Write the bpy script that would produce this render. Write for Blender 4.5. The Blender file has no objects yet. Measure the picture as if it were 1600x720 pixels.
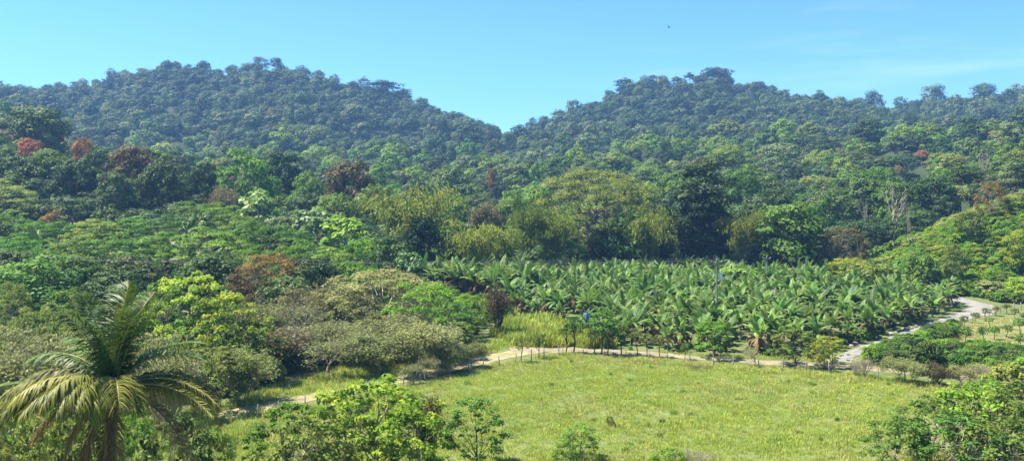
import bpy, math
import numpy as np
from math import radians as R, sin, cos, pi
rng = np.random.default_rng(7)
S = bpy.context.scene
COL = S.collection
CAMZ, F, YH = 21.0, 1305.0, 300.0

# ------------------------------------------------------------------ terrain
def nz(x, y, s, seed):
    """smooth pseudo noise in metres, vectorised"""
    r = np.random.default_rng(seed); out = 0.0
    for k in range(5):
        a = r.uniform(0, 2*pi); p = r.uniform(0, 2*pi); w = 2*pi/(s*r.uniform(.6, 1.6))
        out = out + np.sin((x*cos(a)+y*sin(a))*w+p+1.3*np.sin((x*sin(a)-y*cos(a))*w*.7+p*2))
    return out/5
SKY = [(-600,120),(-100,120),(0,128),(30,142),(70,136),(150,118),(200,108),(280,97),(330,106),(400,92),(440,97),(500,112),(530,128),(600,132),
       (650,152),(700,174),(750,190),(798,202),(830,190),(880,174),(930,157),(970,128),(1010,121),(1050,124),(1100,113),(1130,110),
       (1150,124),(1200,134),(1250,147),(1300,151),(1350,160),(1400,164),(1440,160),(1480,158),(1530,148),(1600,140),(2200,130)]
_sx = np.array([p[0] for p in SKY], float); _sy = np.array([p[1] for p in SKY], float)
TP = np.array([-600,0,150,300,450,600,800,1000,1200,1340,1400,1450,1500,1600,1800,2300], float)
TD = np.array([-60,0,58,135,158,205,260,350,450,600,750,950,1150,1500,1900], float)
TZ = np.array([
 [22]*16, [17]*16, [0]*16, [0]*16,
 [3,2.5,2,1,.5,0,0,0,0,0,0,0,0,0,8,14],
 [10,7,6,5,3,0,0,0,0,1,5,9,13,18,24,28],
 [24,18,14,10,6,4,2,3,3,4,7,10,14,21,30,34],
 [40,35,20,14,12,10,8,10,14,16,18,20,22,27,38,40],
 [56,49,27,22,22,20,20,24,34,37,38,38,38,40,50,54],
 [66,58,42,37,36,34,34,38,46,48,48,48,50,52,60,64],
 [100,88,84,84,80,68,56,68,78,78,76,76,76,80,96,96]], float)
def terrain(x, y):
    x = np.asarray(x, float); y = np.asarray(y, float)
    px = 800+F*x/np.maximum(y, 58.0)
    sky = np.interp(px, _sx, _sy)
    zr = CAMZ+(YH-sky-15)*950/F
    rows = [np.interp(px, TP, TZ[i]) for i in range(TZ.shape[0])]+[zr, zr*.80, zr*.35, zr*.1]
    z = rows[0]*1.0
    for i in range(len(TD)-1):
        t = np.clip((y-TD[i])/(TD[i+1]-TD[i]), 0, 1)
        if TD[i] < 260: t = t*t*(3-2*t)
        z = np.where(y >= TD[i], rows[i]*(1-t)+rows[i+1]*t, z)
    amp = np.clip((y-270)/250, 0, 1)*(1-.75*np.clip((y-780)/150, 0, 1))
    return z+amp*(11*nz(x, y, 150, 3)+6*nz(x, y, 70, 5))
def proj(x, y, z=None):
    z = terrain(x, y) if z is None else z
    return 800+F*x/y, YH+F*(CAMZ-z)/y
def gnd(px, py):
    """ground point seen at a place of the photograph"""
    d = np.arange(40, 1100, .25); x = (px-800)/F*d
    h = CAMZ-(py-YH)*d/F-terrain(x, d)
    k = np.argmax(h < 0)
    return float(x[k]), float(d[k])
def at(px, d):
    x = (px-800)/F*d
    return float(x), float(d)
def inpoly(px, py, poly):
    px = np.asarray(px); py = np.asarray(py); c = np.zeros(px.shape, bool); n = len(poly)
    for i in range(n):
        x1, y1 = poly[i]; x2, y2 = poly[(i+1) % n]
        if y1 == y2: continue
        c ^= ((y1 > py) != (y2 > py)) & (px < (x2-x1)*(py-y1)/(y2-y1)+x1)
    return c
def zone(poly, sp, jit=.45, dmin=40, dmax=230, r=None):
    r = r or rng
    xs = np.arange(-260, 260, sp); ys = np.arange(dmin, dmax, sp)
    X, Y = np.meshgrid(xs, ys); X = X.ravel()+r.uniform(-jit, jit, X.size)*sp; Y = Y.ravel()+r.uniform(-jit, jit, Y.size)*sp
    px, py = proj(X, Y); m = inpoly(px, py, poly)
    return X[m], Y[m]

# ------------------------------------------------------------------ materials
def newmat(name):
    m = bpy.data.materials.new(name); m.use_nodes = True; nt = m.node_tree; nt.nodes.clear()
    return m, nt, nt.nodes.new('ShaderNodeOutputMaterial')
def ramp(nt, cols, pos=None):
    n = nt.nodes.new('ShaderNodeValToRGB'); e = n.color_ramp.elements
    pos = pos or [i/(len(cols)-1) for i in range(len(cols))]
    while len(e) < len(cols): e.new(.5)
    for i, c in enumerate(cols): e[i].position = pos[i]; e[i].color = (*c, 1)
    return n
def math_(nt, op, a, b=None, clamp=False):
    n = nt.nodes.new('ShaderNodeMath'); n.operation = op; n.use_clamp = clamp
    for i, v in enumerate((a, b)):
        if v is None: continue
        if isinstance(v, (int, float)): n.inputs[i].default_value = v
        else: nt.links.new(v, n.inputs[i])
    return n.outputs[0]
def noise(nt, scale, detail=4, vec=None, rough=.55):
    n = nt.nodes.new('ShaderNodeTexNoise'); n.inputs['Scale'].default_value = scale
    n.inputs['Detail'].default_value = detail; n.inputs['Roughness'].default_value = rough
    if vec is not None: nt.links.new(vec, n.inputs['Vector'])
    return n.outputs[0]
M = {}
def fol(name, c1, c2, c3=None, trans=.28, rough=.6, spread=.55, spec=.14, val=.5):
    """leaf colour: from leaf to leaf (attribute tint) and from plant to plant (object random)"""
    m, nt, out = newmat(name); L = nt.links; warm = lambda c: (c[0]*1.16, c[1]*1.06, c[2]*.78)
    c1, c2 = warm(c1), warm(c2); c3 = warm(c3) if c3 else None
    a = nt.nodes.new('ShaderNodeAttribute'); a.attribute_name = 'tint'
    oi = nt.nodes.new('ShaderNodeObjectInfo')
    f = math_(nt, 'ADD', math_(nt, 'MULTIPLY', a.outputs['Fac'], 1-spread), math_(nt, 'MULTIPLY', oi.outputs['Random'], spread))
    rp = ramp(nt, [c1, c2] if c3 is None else [c1, c2, c3]); L.new(f, rp.inputs[0])
    hs = nt.nodes.new('ShaderNodeHueSaturation'); L.new(rp.outputs[0], hs.inputs['Color'])
    r2 = math_(nt, 'FRACT', math_(nt, 'MULTIPLY', oi.outputs['Random'], 17.3))
    L.new(math_(nt, 'ADD', math_(nt, 'MULTIPLY', r2, val), 1-val/2), hs.inputs['Value'])
    r3 = math_(nt, 'FRACT', math_(nt, 'MULTIPLY', oi.outputs['Random'], 41.7))
    L.new(math_(nt, 'ADD', math_(nt, 'MULTIPLY', r3, .03), .483), hs.inputs['Hue'])
    p = nt.nodes.new('ShaderNodeBsdfPrincipled'); L.new(hs.outputs[0], p.inputs['Base Color'])
    p.inputs['Roughness'].default_value = rough; p.inputs['Specular IOR Level'].default_value = spec
    t = nt.nodes.new('ShaderNodeBsdfTranslucent')
    h2 = nt.nodes.new('ShaderNodeHueSaturation'); h2.inputs['Value'].default_value = 1.25; h2.inputs['Hue'].default_value = .497
    L.new(hs.outputs[0], h2.inputs['Color']); L.new(h2.outputs[0], t.inputs[0])
    mx = nt.nodes.new('ShaderNodeMixShader'); mx.inputs[0].default_value = trans
    L.new(p.outputs[0], mx.inputs[1]); L.new(t.outputs[0], mx.inputs[2]); L.new(mx.outputs[0], out.inputs[0])
    M[name] = m; return m
def solid(name, cols, scale=3, rough=.85, bump=0, pos=None, spec=.2):
    m, nt, out = newmat(name); L = nt.links
    tc = nt.nodes.new('ShaderNodeTexCoord')
    nf = noise(nt, scale, 5, tc.outputs['Object']); rp = ramp(nt, cols, pos or [.3+.4*i/max(1, len(cols)-1) for i in range(len(cols))]); L.new(nf, rp.inputs[0])
    p = nt.nodes.new('ShaderNodeBsdfPrincipled'); L.new(rp.outputs[0], p.inputs['Base Color']); p.inputs['Roughness'].default_value = rough
    p.inputs['Specular IOR Level'].default_value = spec
    if bump:
        b = nt.nodes.new('ShaderNodeBump'); b.inputs['Strength'].default_value = bump; L.new(noise(nt, scale*4, 4, tc.outputs['Object']), b.inputs['Height']); L.new(b.outputs[0], p.inputs['Normal'])
    L.new(p.outputs[0], out.inputs[0]); M[name] = m; return m

# ------------------------------------------------------------------ mesh building
def mk_mesh(name, v, quads, mats, tint=None, mi=None, smooth=False, tris=None):
    me = bpy.data.meshes.new(name); v = np.asarray(v, np.float32); q = np.asarray(quads, np.int32)
    nt_ = 0 if tris is None else len(tris)
    me.vertices.add(len(v)); me.vertices.foreach_set('co', v.ravel())
    loops = q.ravel() if nt_ == 0 else np.concatenate([q.ravel(), np.asarray(tris, np.int32).ravel()])
    me.loops.add(len(loops)); me.loops.foreach_set('vertex_index', loops)
    me.polygons.add(len(q)+nt_)
    st = np.arange(len(q))*4
    if nt_: st = np.concatenate([st, len(q)*4+np.arange(nt_)*3])
    me.polygons.foreach_set('loop_start', st.astype(np.int32))
    if mi is not None: me.polygons.foreach_set('material_index', np.asarray(mi, np.int32))
    for m in mats: me.materials.append(M[m] if isinstance(m, str) else m)
    if tint is not None:
        a = me.attributes.new('tint', 'FLOAT', 'POINT'); a.data.foreach_set('value', np.asarray(tint, np.float32))
    if smooth: me.polygons.foreach_set('use_smooth', np.ones(len(q)+nt_, bool))
    me.update(calc_edges=True); return me
class G:
    """gathers geometry of one mesh: tubes and leaves"""
    def __init__(s): s.v = []; s.q = []; s.t = []; s.n = 0
    def add(s, v, q, t):
        v = np.asarray(v, float).reshape(-1, 3); q = np.asarray(q, int).reshape(-1, 4)
        s.v.append(v); s.q.append(q+s.n); s.n += len(v); s.t.append(np.broadcast_to(np.asarray(t, float), (len(v),)).copy()); return s
    def tube(s, pts, rad, k=5, t=.5, cap=False):
        pts = np.asarray(pts, float); n = len(pts); rad = np.broadcast_to(np.asarray(rad, float), (n,))
        tg = np.gradient(pts, axis=0); tg /= np.linalg.norm(tg, axis=1)[:, None]+1e-9
        ref = np.array([0., 0, 1]) if abs(tg[:, 2]).mean() < .8 else np.array([1., 0, 0])
        a = np.cross(tg, ref); a /= np.linalg.norm(a, axis=1)[:, None]+1e-9; b = np.cross(tg, a)
        an = np.arange(k)*2*pi/k
        v = pts[:, None]+rad[:, None, None]*(a[:, None]*np.cos(an)[None, :, None]+b[:, None]*np.sin(an)[None, :, None])
        i = np.arange(n-1)[:, None]*k; j = np.arange(k)[None]; j2 = (j+1) % k
        q = np.stack([i+j, i+j2, i+k+j2, i+k+j], -1).reshape(-1, 4)
        return s.add(v, q, t)
    def leaves(s, p, n, a, L, W, t, bend=.15):
        """kite leaves at p with normal n and axis a"""
        p = np.asarray(p); n = n/(np.linalg.norm(n, axis=1)[:, None]+1e-9)
        a = a-n*(a*n).sum(1)[:, None]; a /= np.linalg.norm(a, axis=1)[:, None]+1e-9; b = np.cross(n, a)
        L = np.broadcast_to(L, (len(p),))[:, None]; W = np.broadcast_to(W, (len(p),))[:, None]
        v = np.stack([p-a*L*.5-n*L*bend, p+b*W*.5-a*L*.05, p+a*L*.5-n*L*bend, p-b*W*.5-a*L*.05], 1)
        q = np.arange(len(p)*4).reshape(-1, 4)
        return s.add(v.reshape(-1, 3), q, np.repeat(np.broadcast_to(t, (len(p),)), 4))
    def mesh(s, name, mats, smooth=False):
        return mk_mesh(name, np.concatenate(s.v), np.concatenate(s.q), mats, np.concatenate(s.t), smooth=smooth)
def unit(r, n):
    v = r.normal(size=(n, 3)); return v/np.linalg.norm(v, axis=1)[:, None]
def clump(g, r, c, rad, n, L, W, fz=.7, up=.35, nois=.6, tb=.5, tv=.25, shell=.55, droop=0):
    d = unit(r, n); d[:, 2] = np.where(d[:, 2] < -.25, -d[:, 2]*.6, d[:, 2]); d /= np.linalg.norm(d, axis=1)[:, None]
    rr = rad*(shell+(1-shell)*r.random(n)**.6)
    sc = np.array([1, 1, fz]); p = np.asarray(c)+d*sc*rr[:, None]*(1+.25*np.sin(d[:, :1]*5+d[:, 1:2]*4+c[0]))
    nn = d*1.0+np.array([0, 0, up])+nois*unit(r, n)
    ax = unit(r, n)+np.array([0, 0, -droop])
    sz = r.uniform(.65, 1.35, n)
    g.leaves(p, nn, ax, L*sz, W*sz, np.clip(tb+tv*r.normal(size=n)*.6, 0, 1))
def limb(p0, p1, r, n=5, bow=.12, sag=.0):
    p0 = np.asarray(p0, float); p1 = np.asarray(p1, float); t = np.linspace(0, 1, n)[:, None]; L = np.linalg.norm(p1-p0)
    off = r.normal(size=3)*bow*L*.5; off2 = r.normal(size=3)*bow*L*.25
    return p0+(p1-p0)*t+np.sin(t*pi)*off+np.sin(t*2*pi)*off2+np.array([0, 0, 1])*np.sin(t*pi)*sag*L

PROTO = {}
def make_tree(key, seed, H, W, cb=.3, shape='round', nc=26, cr=1.6, nl=60, L=.45, Wd=.3, fz=.7, up=.35, tr=.25, bark='bark', leaf='leaf_mid',
              nlimb=6, forks=1, twig=0, lean=.0, nois=.6, tv=.25, cv=.35, shell=.55, droop=0):
    r = np.random.default_rng(seed); T = G(); C = G()
    # clump centres in the crown envelope
    cs = []
    for i in range(nc):
        a = i*2.39996+r.normal()*.35; u = (i+.5)/nc
        if shape == 'round':
            ph = np.arccos(1-1.55*u); rr = .5*W*r.uniform(.72, 1.02)-cr*.5
            cz = cb*H+(1-cb)*H*.42; hz = (1-cb)*H*.58-cr*fz*.6
            c = [rr*sin(ph)*cos(a), rr*sin(ph)*sin(a), cz+hz*cos(ph)*r.uniform(.85, 1.05)]
        elif shape == 'flat':
            rr = .5*W*math.sqrt(u)*r.uniform(.85, 1.05)-cr*.2; lay = r.choice([1., .86, .72], p=[.55, .3, .15])
            c = [rr*cos(a), rr*sin(a), H*(lay-.34*(rr/(.5*W))**2)-cr*fz+r.normal()*.03*H]
        elif shape == 'col':
            z = cb+(1-cb)*u; rr = .5*W*r.uniform(.55, 1.)*math.sin(pi*min(1, max(.08, (1-u)*.85+.12)))**.6-cr*.4
            c = [rr*cos(a), rr*sin(a), H*z-cr*.5]
        c = np.array(c)
        if r.random() < .2: c[:2] *= r.uniform(1.05, 1.28); c[2] *= r.uniform(1.0, 1.07)
        c[0] += lean*c[2]; cs.append(c)
    cs = np.array(cs)
    # trunk and limbs
    top = np.array([lean*H*cb+r.normal()*.02*H, r.normal()*.02*H, H*max(cb, .12)])
    axis_top = np.array([lean*H, 0, H*(.82 if shape != 'flat' else .62)])
    tp = np.concatenate([limb([0, 0, -.6], top, r, 6, .06), limb(top, axis_top, r, 5, .1)[1:]])
    T.tube(tp, np.interp(np.arange(len(tp)), [0, 1, 5, 9], [tr*1.5, tr*1.1, tr*.8, tr*.2]), 7)
    mains = []
    for k in range(nlimb):
        j = int((k+.5)/nlimb*nc); tgt = cs[j]; b = tp[4+r.integers(0, 4)] if shape != 'flat' else tp[4+r.integers(0, 3)]
        pl = limb(b, b+(tgt-b)*.72, r, 6, .15, .06); mains.append(pl); T.tube(pl, np.linspace(tr*.5, tr*.16, 6), 5)
    allp = np.concatenate(mains+[tp[4:]]) if mains else tp[4:]
    for c in cs:
        dd = np.linalg.norm(allp-c, axis=1)+np.maximum(0, allp[:, 2]-c[2])*2; b = allp[np.argmin(dd)]
        pl = limb(b, c, r, 4, .2); T.tube(pl, np.linspace(tr*.14, tr*.05, 4), 4)
        for _ in range(twig):
            b2 = pl[r.integers(1, 4)]; e = c+unit(r, 1)[0]*np.array([1, 1, fz])*cr*r.uniform(.7, 1.1)
            T.tube(limb(b2, e, r, 4, .25), np.linspace(tr*.06, tr*.02, 4), 3)
    for c in cs:
        k = r.uniform(.45, 1.35); clump(C, r, c, cr*k, max(4, int(nl*k*k)), L, Wd, fz, up, nois, .5+cv*r.uniform(-.8, .8), tv, shell, droop)
    PROTO.setdefault(key, []).append(dict(H=H, W=W, parts=[('trunk', T.mesh('trunk', [bark], True)), ('crown', C.mesh('crown', [leaf]))]))
def bare_tree(key, seed, H, W, lv=5, tr=.16, bark='bark_pale', leaf='leaf_khaki', leaves=0, L=.2, nst=1, spread=.55):
    r = np.random.default_rng(seed); T = G(); C = G(); tips = []
    def grow(p, d, ln, rad, k):
        e = p+d*ln; pl = limb(p, e, r, 4, .18); T.tube(pl, np.linspace(rad, rad*.66, 4), 5 if k > lv-2 else 3)
        if k <= 2: tips.append(pl)
        if k == 0: return
        for i in range(3 if k < lv-0 else 4):
            nd = d+spread*unit(r, 1)[0]*1.25+np.array([0, 0, .14]); nd /= np.linalg.norm(nd)
            grow(pl[3] if i else pl[2], nd, ln*r.uniform(.62, .86), rad*.58, k-1)
    for s in range(nst):
        d = np.array([r.normal()*.22*(nst > 1), r.normal()*.22*(nst > 1), 1.]); grow(np.array([r.normal()*.15*(nst > 1), r.normal()*.15*(nst > 1), -.3]), d/np.linalg.norm(d), H*.27, tr, lv)
    pts = np.concatenate(tips)
    if leaves:
        idx = r.integers(0, len(pts), leaves); p = pts[idx]+r.normal(size=(leaves, 3))*.28
        C.leaves(p, unit(r, leaves)+np.array([0, 0, .6]), unit(r, leaves), L*r.uniform(.6, 1.3, leaves), L*.6, r.random(leaves))
    allv = np.concatenate(T.v); hh = allv[:, 2].max(); ww = 2*np.percentile(np.abs(allv[:, :2]), 97)
    parts = [('trunk', T.mesh('trunk', [bark], True))]
    if leaves: parts.append(('crown', C.mesh('crown', [leaf])))
    PROTO.setdefault(key, []).append(dict(H=hh, W=ww, parts=parts))
def bamboo(key, seed, H, W, n=34, leaf='leaf_bamboo', nl=120):
    r = np.random.default_rng(seed); T = G(); C = G()
    for i in range(n):
        a = i*2.4+r.normal()*.3; o = r.uniform(.1, 1)**.6; out = W*.5*o*r.uniform(.75, 1.05); h = H*r.uniform(.72, 1.02)*(1-.25*o*r.random())
        b0 = np.array([cos(a), sin(a), 0])*o*W*.14; t = np.linspace(0, 1, 12)[:, None]
        dr = np.array([cos(a), sin(a), 0]); p = b0+dr*out*t**1.9+np.array([0, 0, 1])*(h*np.sin(t*pi*(.5+.17*o)))
        T.tube(p, np.linspace(.07, .015, 12), 4, r.random())
        m = nl; k = r.uniform(3.2, 11, m)**1.0; k = np.clip(k+r.random(m)*.5, 0, 10.99); i0 = k.astype(int); f = (k-i0)[:, None]
        q = p[i0]*(1-f)+p[i0+1]*f; sp = (.3+.75*np.clip(k/11, 0, 1)**1.5)[:, None]
        q = q+r.normal(size=(m, 3))*sp*np.array([1, 1, .6])
        C.leaves(q, unit(r, m)+np.array([0, 0, .5])+dr*.4, unit(r, m)*.6+dr*.6+np.array([0, 0, -.9]), r.uniform(.7, 1.5, m), r.uniform(.2, .38, m), np.clip(.5+.4*(r.random()-.5)+.3*(r.random(m)-.5), 0, 1))
    PROTO.setdefault(key, []).append(dict(H=H, W=W, parts=[('culms', T.mesh('culms', ['culm'], True)), ('crown', C.mesh('crown', [leaf]))]))
def blade(g, r, pts, side, hw, tat=.25, t=.5, fold=.35):
    """a banana leaf: midrib pts, half width hw(t), slit into ribbons"""
    n = len(pts); up = np.array([0, 0, 1.])
    for sgn in (-1, 1):
        for i in range(n-1):
            w0, w1 = hw[i], hw[i+1]; dz = r.normal()*tat*.07-fold
            e0 = side*sgn+up*dz; e1 = side*sgn+up*(dz+r.normal()*tat*.08)
            k = r.uniform(.9, 1.02) if r.random() < .94 else r.uniform(.5, .8)
            g.add([pts[i], pts[i+1], pts[i+1]+e1*w1*k, pts[i]+e0*w0*k], [[0, 1, 2, 3]], np.clip(t+r.normal()*.08, 0, 1))
def banana(key, seed, H=4.8, nleaf=9, dead=4, Ln=2.6, wid=.41):
    r = np.random.default_rng(seed); T = G(); C = G(); D = G(); st = H*.42
    tp = limb([0, 0, -.2], [r.normal()*.15, r.normal()*.15, st], r, 6, .05); T.tube(tp, [.2, .19, .17, .15, .12, .08], 8)
    def leafcurve(a, el0, el1, L, n=10, base=None):
        p = [np.array(base)]; h = np.array([cos(a), sin(a), 0])
        for i in range(n):
            e = el0+(el1-el0)*((i+.5)/n)**1.25; p.append(p[-1]+(h*cos(e)+np.array([0, 0, 1])*sin(e))*L/n)
        return np.array(p)
    for i in range(nleaf):
        a = i*2.39996+r.normal()*.4; u = i/(nleaf-1); e0 = R(84-44*u)+r.normal()*.12; e1 = R(28-88*u)+r.normal()*.45; L = Ln*r.uniform(.85, 1.15)*(1-.15*u)
        pt = leafcurve(a, e0, e1, L*1.18, 11, tp[-1]); T.tube(pt, np.linspace(.045, .012, 12), 4, .7)
        tt = np.linspace(0, 1, 10); hw = wid*np.sin(np.clip(tt*1.02+.0, 0, 1)**.72*pi)**.55*(1+.08*r.normal(size=10)); hw[0] = .03; hw[-1] = .02
        blade(C, r, pt[2:], np.array([-sin(a), cos(a), 0]), hw, .35+.4*u, .45-.2*u+.3*r.normal(), .1+.3*r.random())
    for i in range(dead):
        a = r.uniform(0, 2*pi); pt = leafcurve(a, R(-10), R(-86), r.uniform(1.2, 1.9), 8, tp[-1]-np.array([0, 0, .25*r.random()]))
        blade(D, r, pt, np.array([-sin(a), cos(a), 0]), .16+.1*np.abs(np.sin(np.arange(9)*2.)), .8, r.random(), .4)
    parts = [('stem', T.mesh('stem', ['banana_stem'], True)), ('leaves', C.mesh('leaves', ['leaf_banana']))]
    if dead: parts.append(('dead_leaves', D.mesh('dead_leaves', ['dead_leaf'])))
    PROTO.setdefault(key, []).append(dict(H=st+Ln*.9, W=Ln*1.7, parts=parts))

# ------------------------------------------------------------------ things
def tag(o, label=None, cat=None, group=None, kind=None):
    for k, v in (('label', label), ('category', cat), ('group', group), ('kind', kind)):
        if v: o[k] = v
    return o
def link(name, me, parent=None):
    o = bpy.data.objects.new(name, me); COL.objects.link(o)
    if parent is not None: o.parent = parent
    return o
ROOT = {}
def put(name, key, x, y, H=None, W=None, label='', cat='tree', group=None, leaf=None, bark=None, rz=None, var=None, z=None, s=1.0, flat=False):
    """a plant of kind key: the first one is made with its parts, later ones are copies of it and of each of its parts"""
    ps = PROTO[key]; i = int(rng.integers(len(ps))) if var is None else var % len(ps); P = ps[i]
    zz = float(terrain(x, y)) if z is None else z
    o = bpy.data.objects.new(name, None); COL.objects.link(o); o.empty_display_size = .5
    o.location = (x, y, zz-.05); o.rotation_euler = (0, 0, rng.uniform(0, 2*pi) if rz is None else rz)
    sx = s if W is None else W/P['W']; sz = s if H is None else H/P['H']; o.scale = (sx, sx, sz)
    src = ROOT.get((key, i))
    for k, (pn, me) in enumerate(P['parts']):
        if src is None: c = bpy.data.objects.new(pn, me)
        else: c = src[k].copy(); c.name = pn
        COL.objects.link(c); c.parent = o
        ov = leaf if pn in ('crown', 'leaves') else bark if pn in ('trunk', 'stem', 'culms') else None
        sl = c.material_slots[0]
        if ov: sl.link = 'OBJECT'; sl.material = M[ov]
        else: sl.link = 'DATA'
        if src is None: ROOT.setdefault((key, i, 'new'), []).append(c)
    if src is None: ROOT[(key, i)] = ROOT[(key, i, 'new')]
    tag(o, label, cat, group); return o
def putpx(name, key, px, ytop, d, wpx, label, **k):
    x, y = at(px, d); zg = float(terrain(x, y)); H = CAMZ-(ytop-YH)*d/F-zg
    return put(name, key, x, y, max(H, 1.0), wpx*d/F, label, **k)

def scatter(name, pts, scl, rz, idx, protos, label, cat, kind='stuff'):
    """one object that instances small plants on points (for what nobody could count)"""
    n = len(pts); me = bpy.data.meshes.new(name); me.vertices.add(n); me.vertices.foreach_set('co', np.asarray(pts, np.float32).ravel())
    for an, ty, val in (('scl', 'FLOAT_VECTOR', scl), ('rz', 'FLOAT', rz), ('idx', 'INT', idx)):
        at_ = me.attributes.new(an, ty, 'POINT'); at_.data.foreach_set('vector' if ty == 'FLOAT_VECTOR' else 'value', np.asarray(val, np.int32 if ty == 'INT' else np.float32).ravel())
    o = link(name, me); tag(o, label, cat, None, kind)
    c = bpy.data.collections.new(name+'_kinds')
    for i, m in enumerate(protos): c.objects.link(bpy.data.objects.new('%s_kind_%02d' % (name, i), m))
    ng = bpy.data.node_groups.new(name, 'GeometryNodeTree')
    ng.interface.new_socket('Geometry', in_out='INPUT', socket_type='NodeSocketGeometry'); ng.interface.new_socket('Geometry', in_out='OUTPUT', socket_type='NodeSocketGeometry')
    N = ng.nodes.new; gi = N('NodeGroupInput'); go = N('NodeGroupOutput'); ci = N('GeometryNodeCollectionInfo'); ip = N('GeometryNodeInstanceOnPoints')
    ci.inputs['Collection'].default_value = c; ci.inputs['Separate Children'].default_value = True; ci.inputs['Reset Children'].default_value = True
    ip.inputs['Pick Instance'].default_value = True
    def na(nm, ty):
        a = N('GeometryNodeInputNamedAttribute'); a.data_type = ty; a.inputs['Name'].default_value = nm
        return next(s for s in a.outputs if s.enabled and s.name == 'Attribute')
    cx = N('ShaderNodeCombineXYZ'); L = ng.links.new
    L(gi.outputs[0], ip.inputs['Points']); L(ci.outputs[0], ip.inputs['Instance']); L(na('idx', 'INT'), ip.inputs['Instance Index'])
    L(na('rz', 'FLOAT'), cx.inputs['Z']); L(cx.outputs[0], ip.inputs['Rotation']); L(na('scl', 'FLOAT_VECTOR'), ip.inputs['Scale'])
    L(ip.outputs[0], go.inputs[0]); md = o.modifiers.new('scatter', 'NODES'); md.node_group = ng
    return o
def merged(P):
    """one mesh of all the parts of a kind of plant"""
    v = []; q = []; t = []; mi = []; n = 0; mats = []
    for k, (pn, me) in enumerate(P['parts']):
        a = np.empty(len(me.vertices)*3, np.float32); me.vertices.foreach_get('co', a); a = a.reshape(-1, 3)
        l = np.empty(len(me.loops), np.int32); me.loops.foreach_get('vertex_index', l)
        tt = np.empty(len(a), np.float32); me.attributes['tint'].data.foreach_get('value', tt)
        v.append(a); q.append(l.reshape(-1, 4)+n); t.append(tt); mi.append(np.full(len(l)//4, k)); n += len(a); mats.append(me.materials[0])
    return mk_mesh('plant', np.concatenate(v), np.concatenate(q), mats, np.concatenate(t), np.concatenate(mi))
# ------------------------------------------------------------------ colours
fol('leaf_far',   (.026,.066,.022), (.062,.110,.038), (.125,.170,.075), trans=.15, spread=.8, val=.85)
fol('leaf_far_green',(0.058, 0.132, 0.020), (0.109, 0.204, 0.029), (0.192, 0.276, 0.046), trans=.25, spread=.7, val=.6)
fol('leaf_dark',  (0.024, 0.061, 0.019), (0.054, 0.108, 0.031), (0.101, 0.155, 0.054), trans=.18)
fol('leaf_mid',   (0.046, 0.108, 0.022), (0.085, 0.176, 0.033), (0.137, 0.236, 0.050))
fol('leaf_fresh', (0.069, 0.156, 0.020), (0.125, 0.250, 0.030), (0.200, 0.338, 0.045), trans=.32)
fol('leaf_bright',(0.096, 0.190, 0.020), (0.186, 0.293, 0.032), (0.312, 0.391, 0.055), trans=.38, spread=.15, val=.25)
fol('leaf_yellow',(.120,.185,.022), (.200,.270,.032), (.310,.350,.055), trans=.35, spread=.25, val=.2)
fol('leaf_olive', (0.083, 0.138, 0.033), (0.141, 0.204, 0.046), (0.230, 0.276, 0.083), trans=.3)
fol('leaf_khaki', (0.119, 0.157, 0.057), (0.190, 0.233, 0.100), (0.285, 0.314, 0.162), trans=.3, val=.3)
fol('leaf_feather',(0.036, 0.106, 0.011), (0.070, 0.180, 0.018), (0.122, 0.240, 0.029), trans=.3, spread=.35)
fol('leaf_big',   (.070,.150,.040), (.120,.230,.070), (.200,.310,.120), trans=.3, rough=.5, spec=.25)
fol('leaf_bamboo',(0.081, 0.153, 0.024), (0.145, 0.221, 0.038), (0.230, 0.281, 0.068), trans=.35, val=.3)
fol('leaf_bamboo_gold',(0.104, 0.156, 0.025), (0.184, 0.230, 0.038), (0.272, 0.287, 0.068), trans=.38, val=.25)
fol('leaf_orange',(.10,.11,.045), (.34,.17,.07), (.42,.22,.10), trans=.3, spread=.1, val=.2)
fol('leaf_rust',  (.050,.075,.030), (.115,.098,.045), (.160,.125,.060), trans=.2, spread=.1, val=.2)
fol('leaf_amber', (.060,.095,.030), (.190,.155,.045), (.290,.200,.060), trans=.25, spread=.1, val=.2)
fol('leaf_purple',(.075,.070,.040), (.110,.100,.055), (.110,.125,.050), trans=.25, val=.2)
fol('leaf_grey',  (.120,.125,.060), (.180,.180,.095), (.240,.225,.135), trans=.2)
fol('leaf_banana',(.034,.100,.018), (.092,.190,.034), (.225,.320,.085), trans=.28, rough=.5, spec=.2, spread=.15)  # wide tint range paints bright highlights over a darker body
fol('dead_leaf',  (.070,.050,.030), (.140,.105,.065), (.220,.180,.125), trans=.2, rough=.8, spec=.1)
fol('palm_green', (.045,.090,.020), (.085,.150,.034), (.140,.200,.055), trans=.28, rough=.5, spec=.3, spread=.1)
fol('palm_olive', (.085,.120,.028), (.150,.180,.045), (.250,.255,.085), trans=.32, rough=.5, spec=.2, spread=.1)
fol('leaf_deep',  (.012,.034,.010), (.026,.056,.018), (.050,.085,.030), trans=.12)  # near-black green of the dark trees; in the hollows it is painted shade
fol('palm_dry',   (.160,.120,.060), (.270,.210,.110), (.360,.310,.190), trans=.25, rough=.7, spread=.1)
fol('grass_blade',(0.186, 0.281, 0.053), (0.275, 0.375, 0.079), (0.397, 0.463, 0.137), trans=.3, rough=.6, spec=.1, spread=.4, val=.3)
fol('grass_dry',  (0.218, 0.299, 0.080), (0.310, 0.368, 0.125), (0.437, 0.437, 0.210), trans=.3, rough=.8, spec=.1, val=.3)
solid('bark', [(.06,.05,.04), (.13,.11,.085), (.2,.18,.15)], 2.5, .9, .5)
solid('bark_pale', [(.20,.17,.11), (.32,.28,.20), (.44,.40,.31)], 2.5, .85, .4)
solid('bark_dark', [(.035,.028,.022), (.07,.055,.045)], 3, .9, .5)
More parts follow.
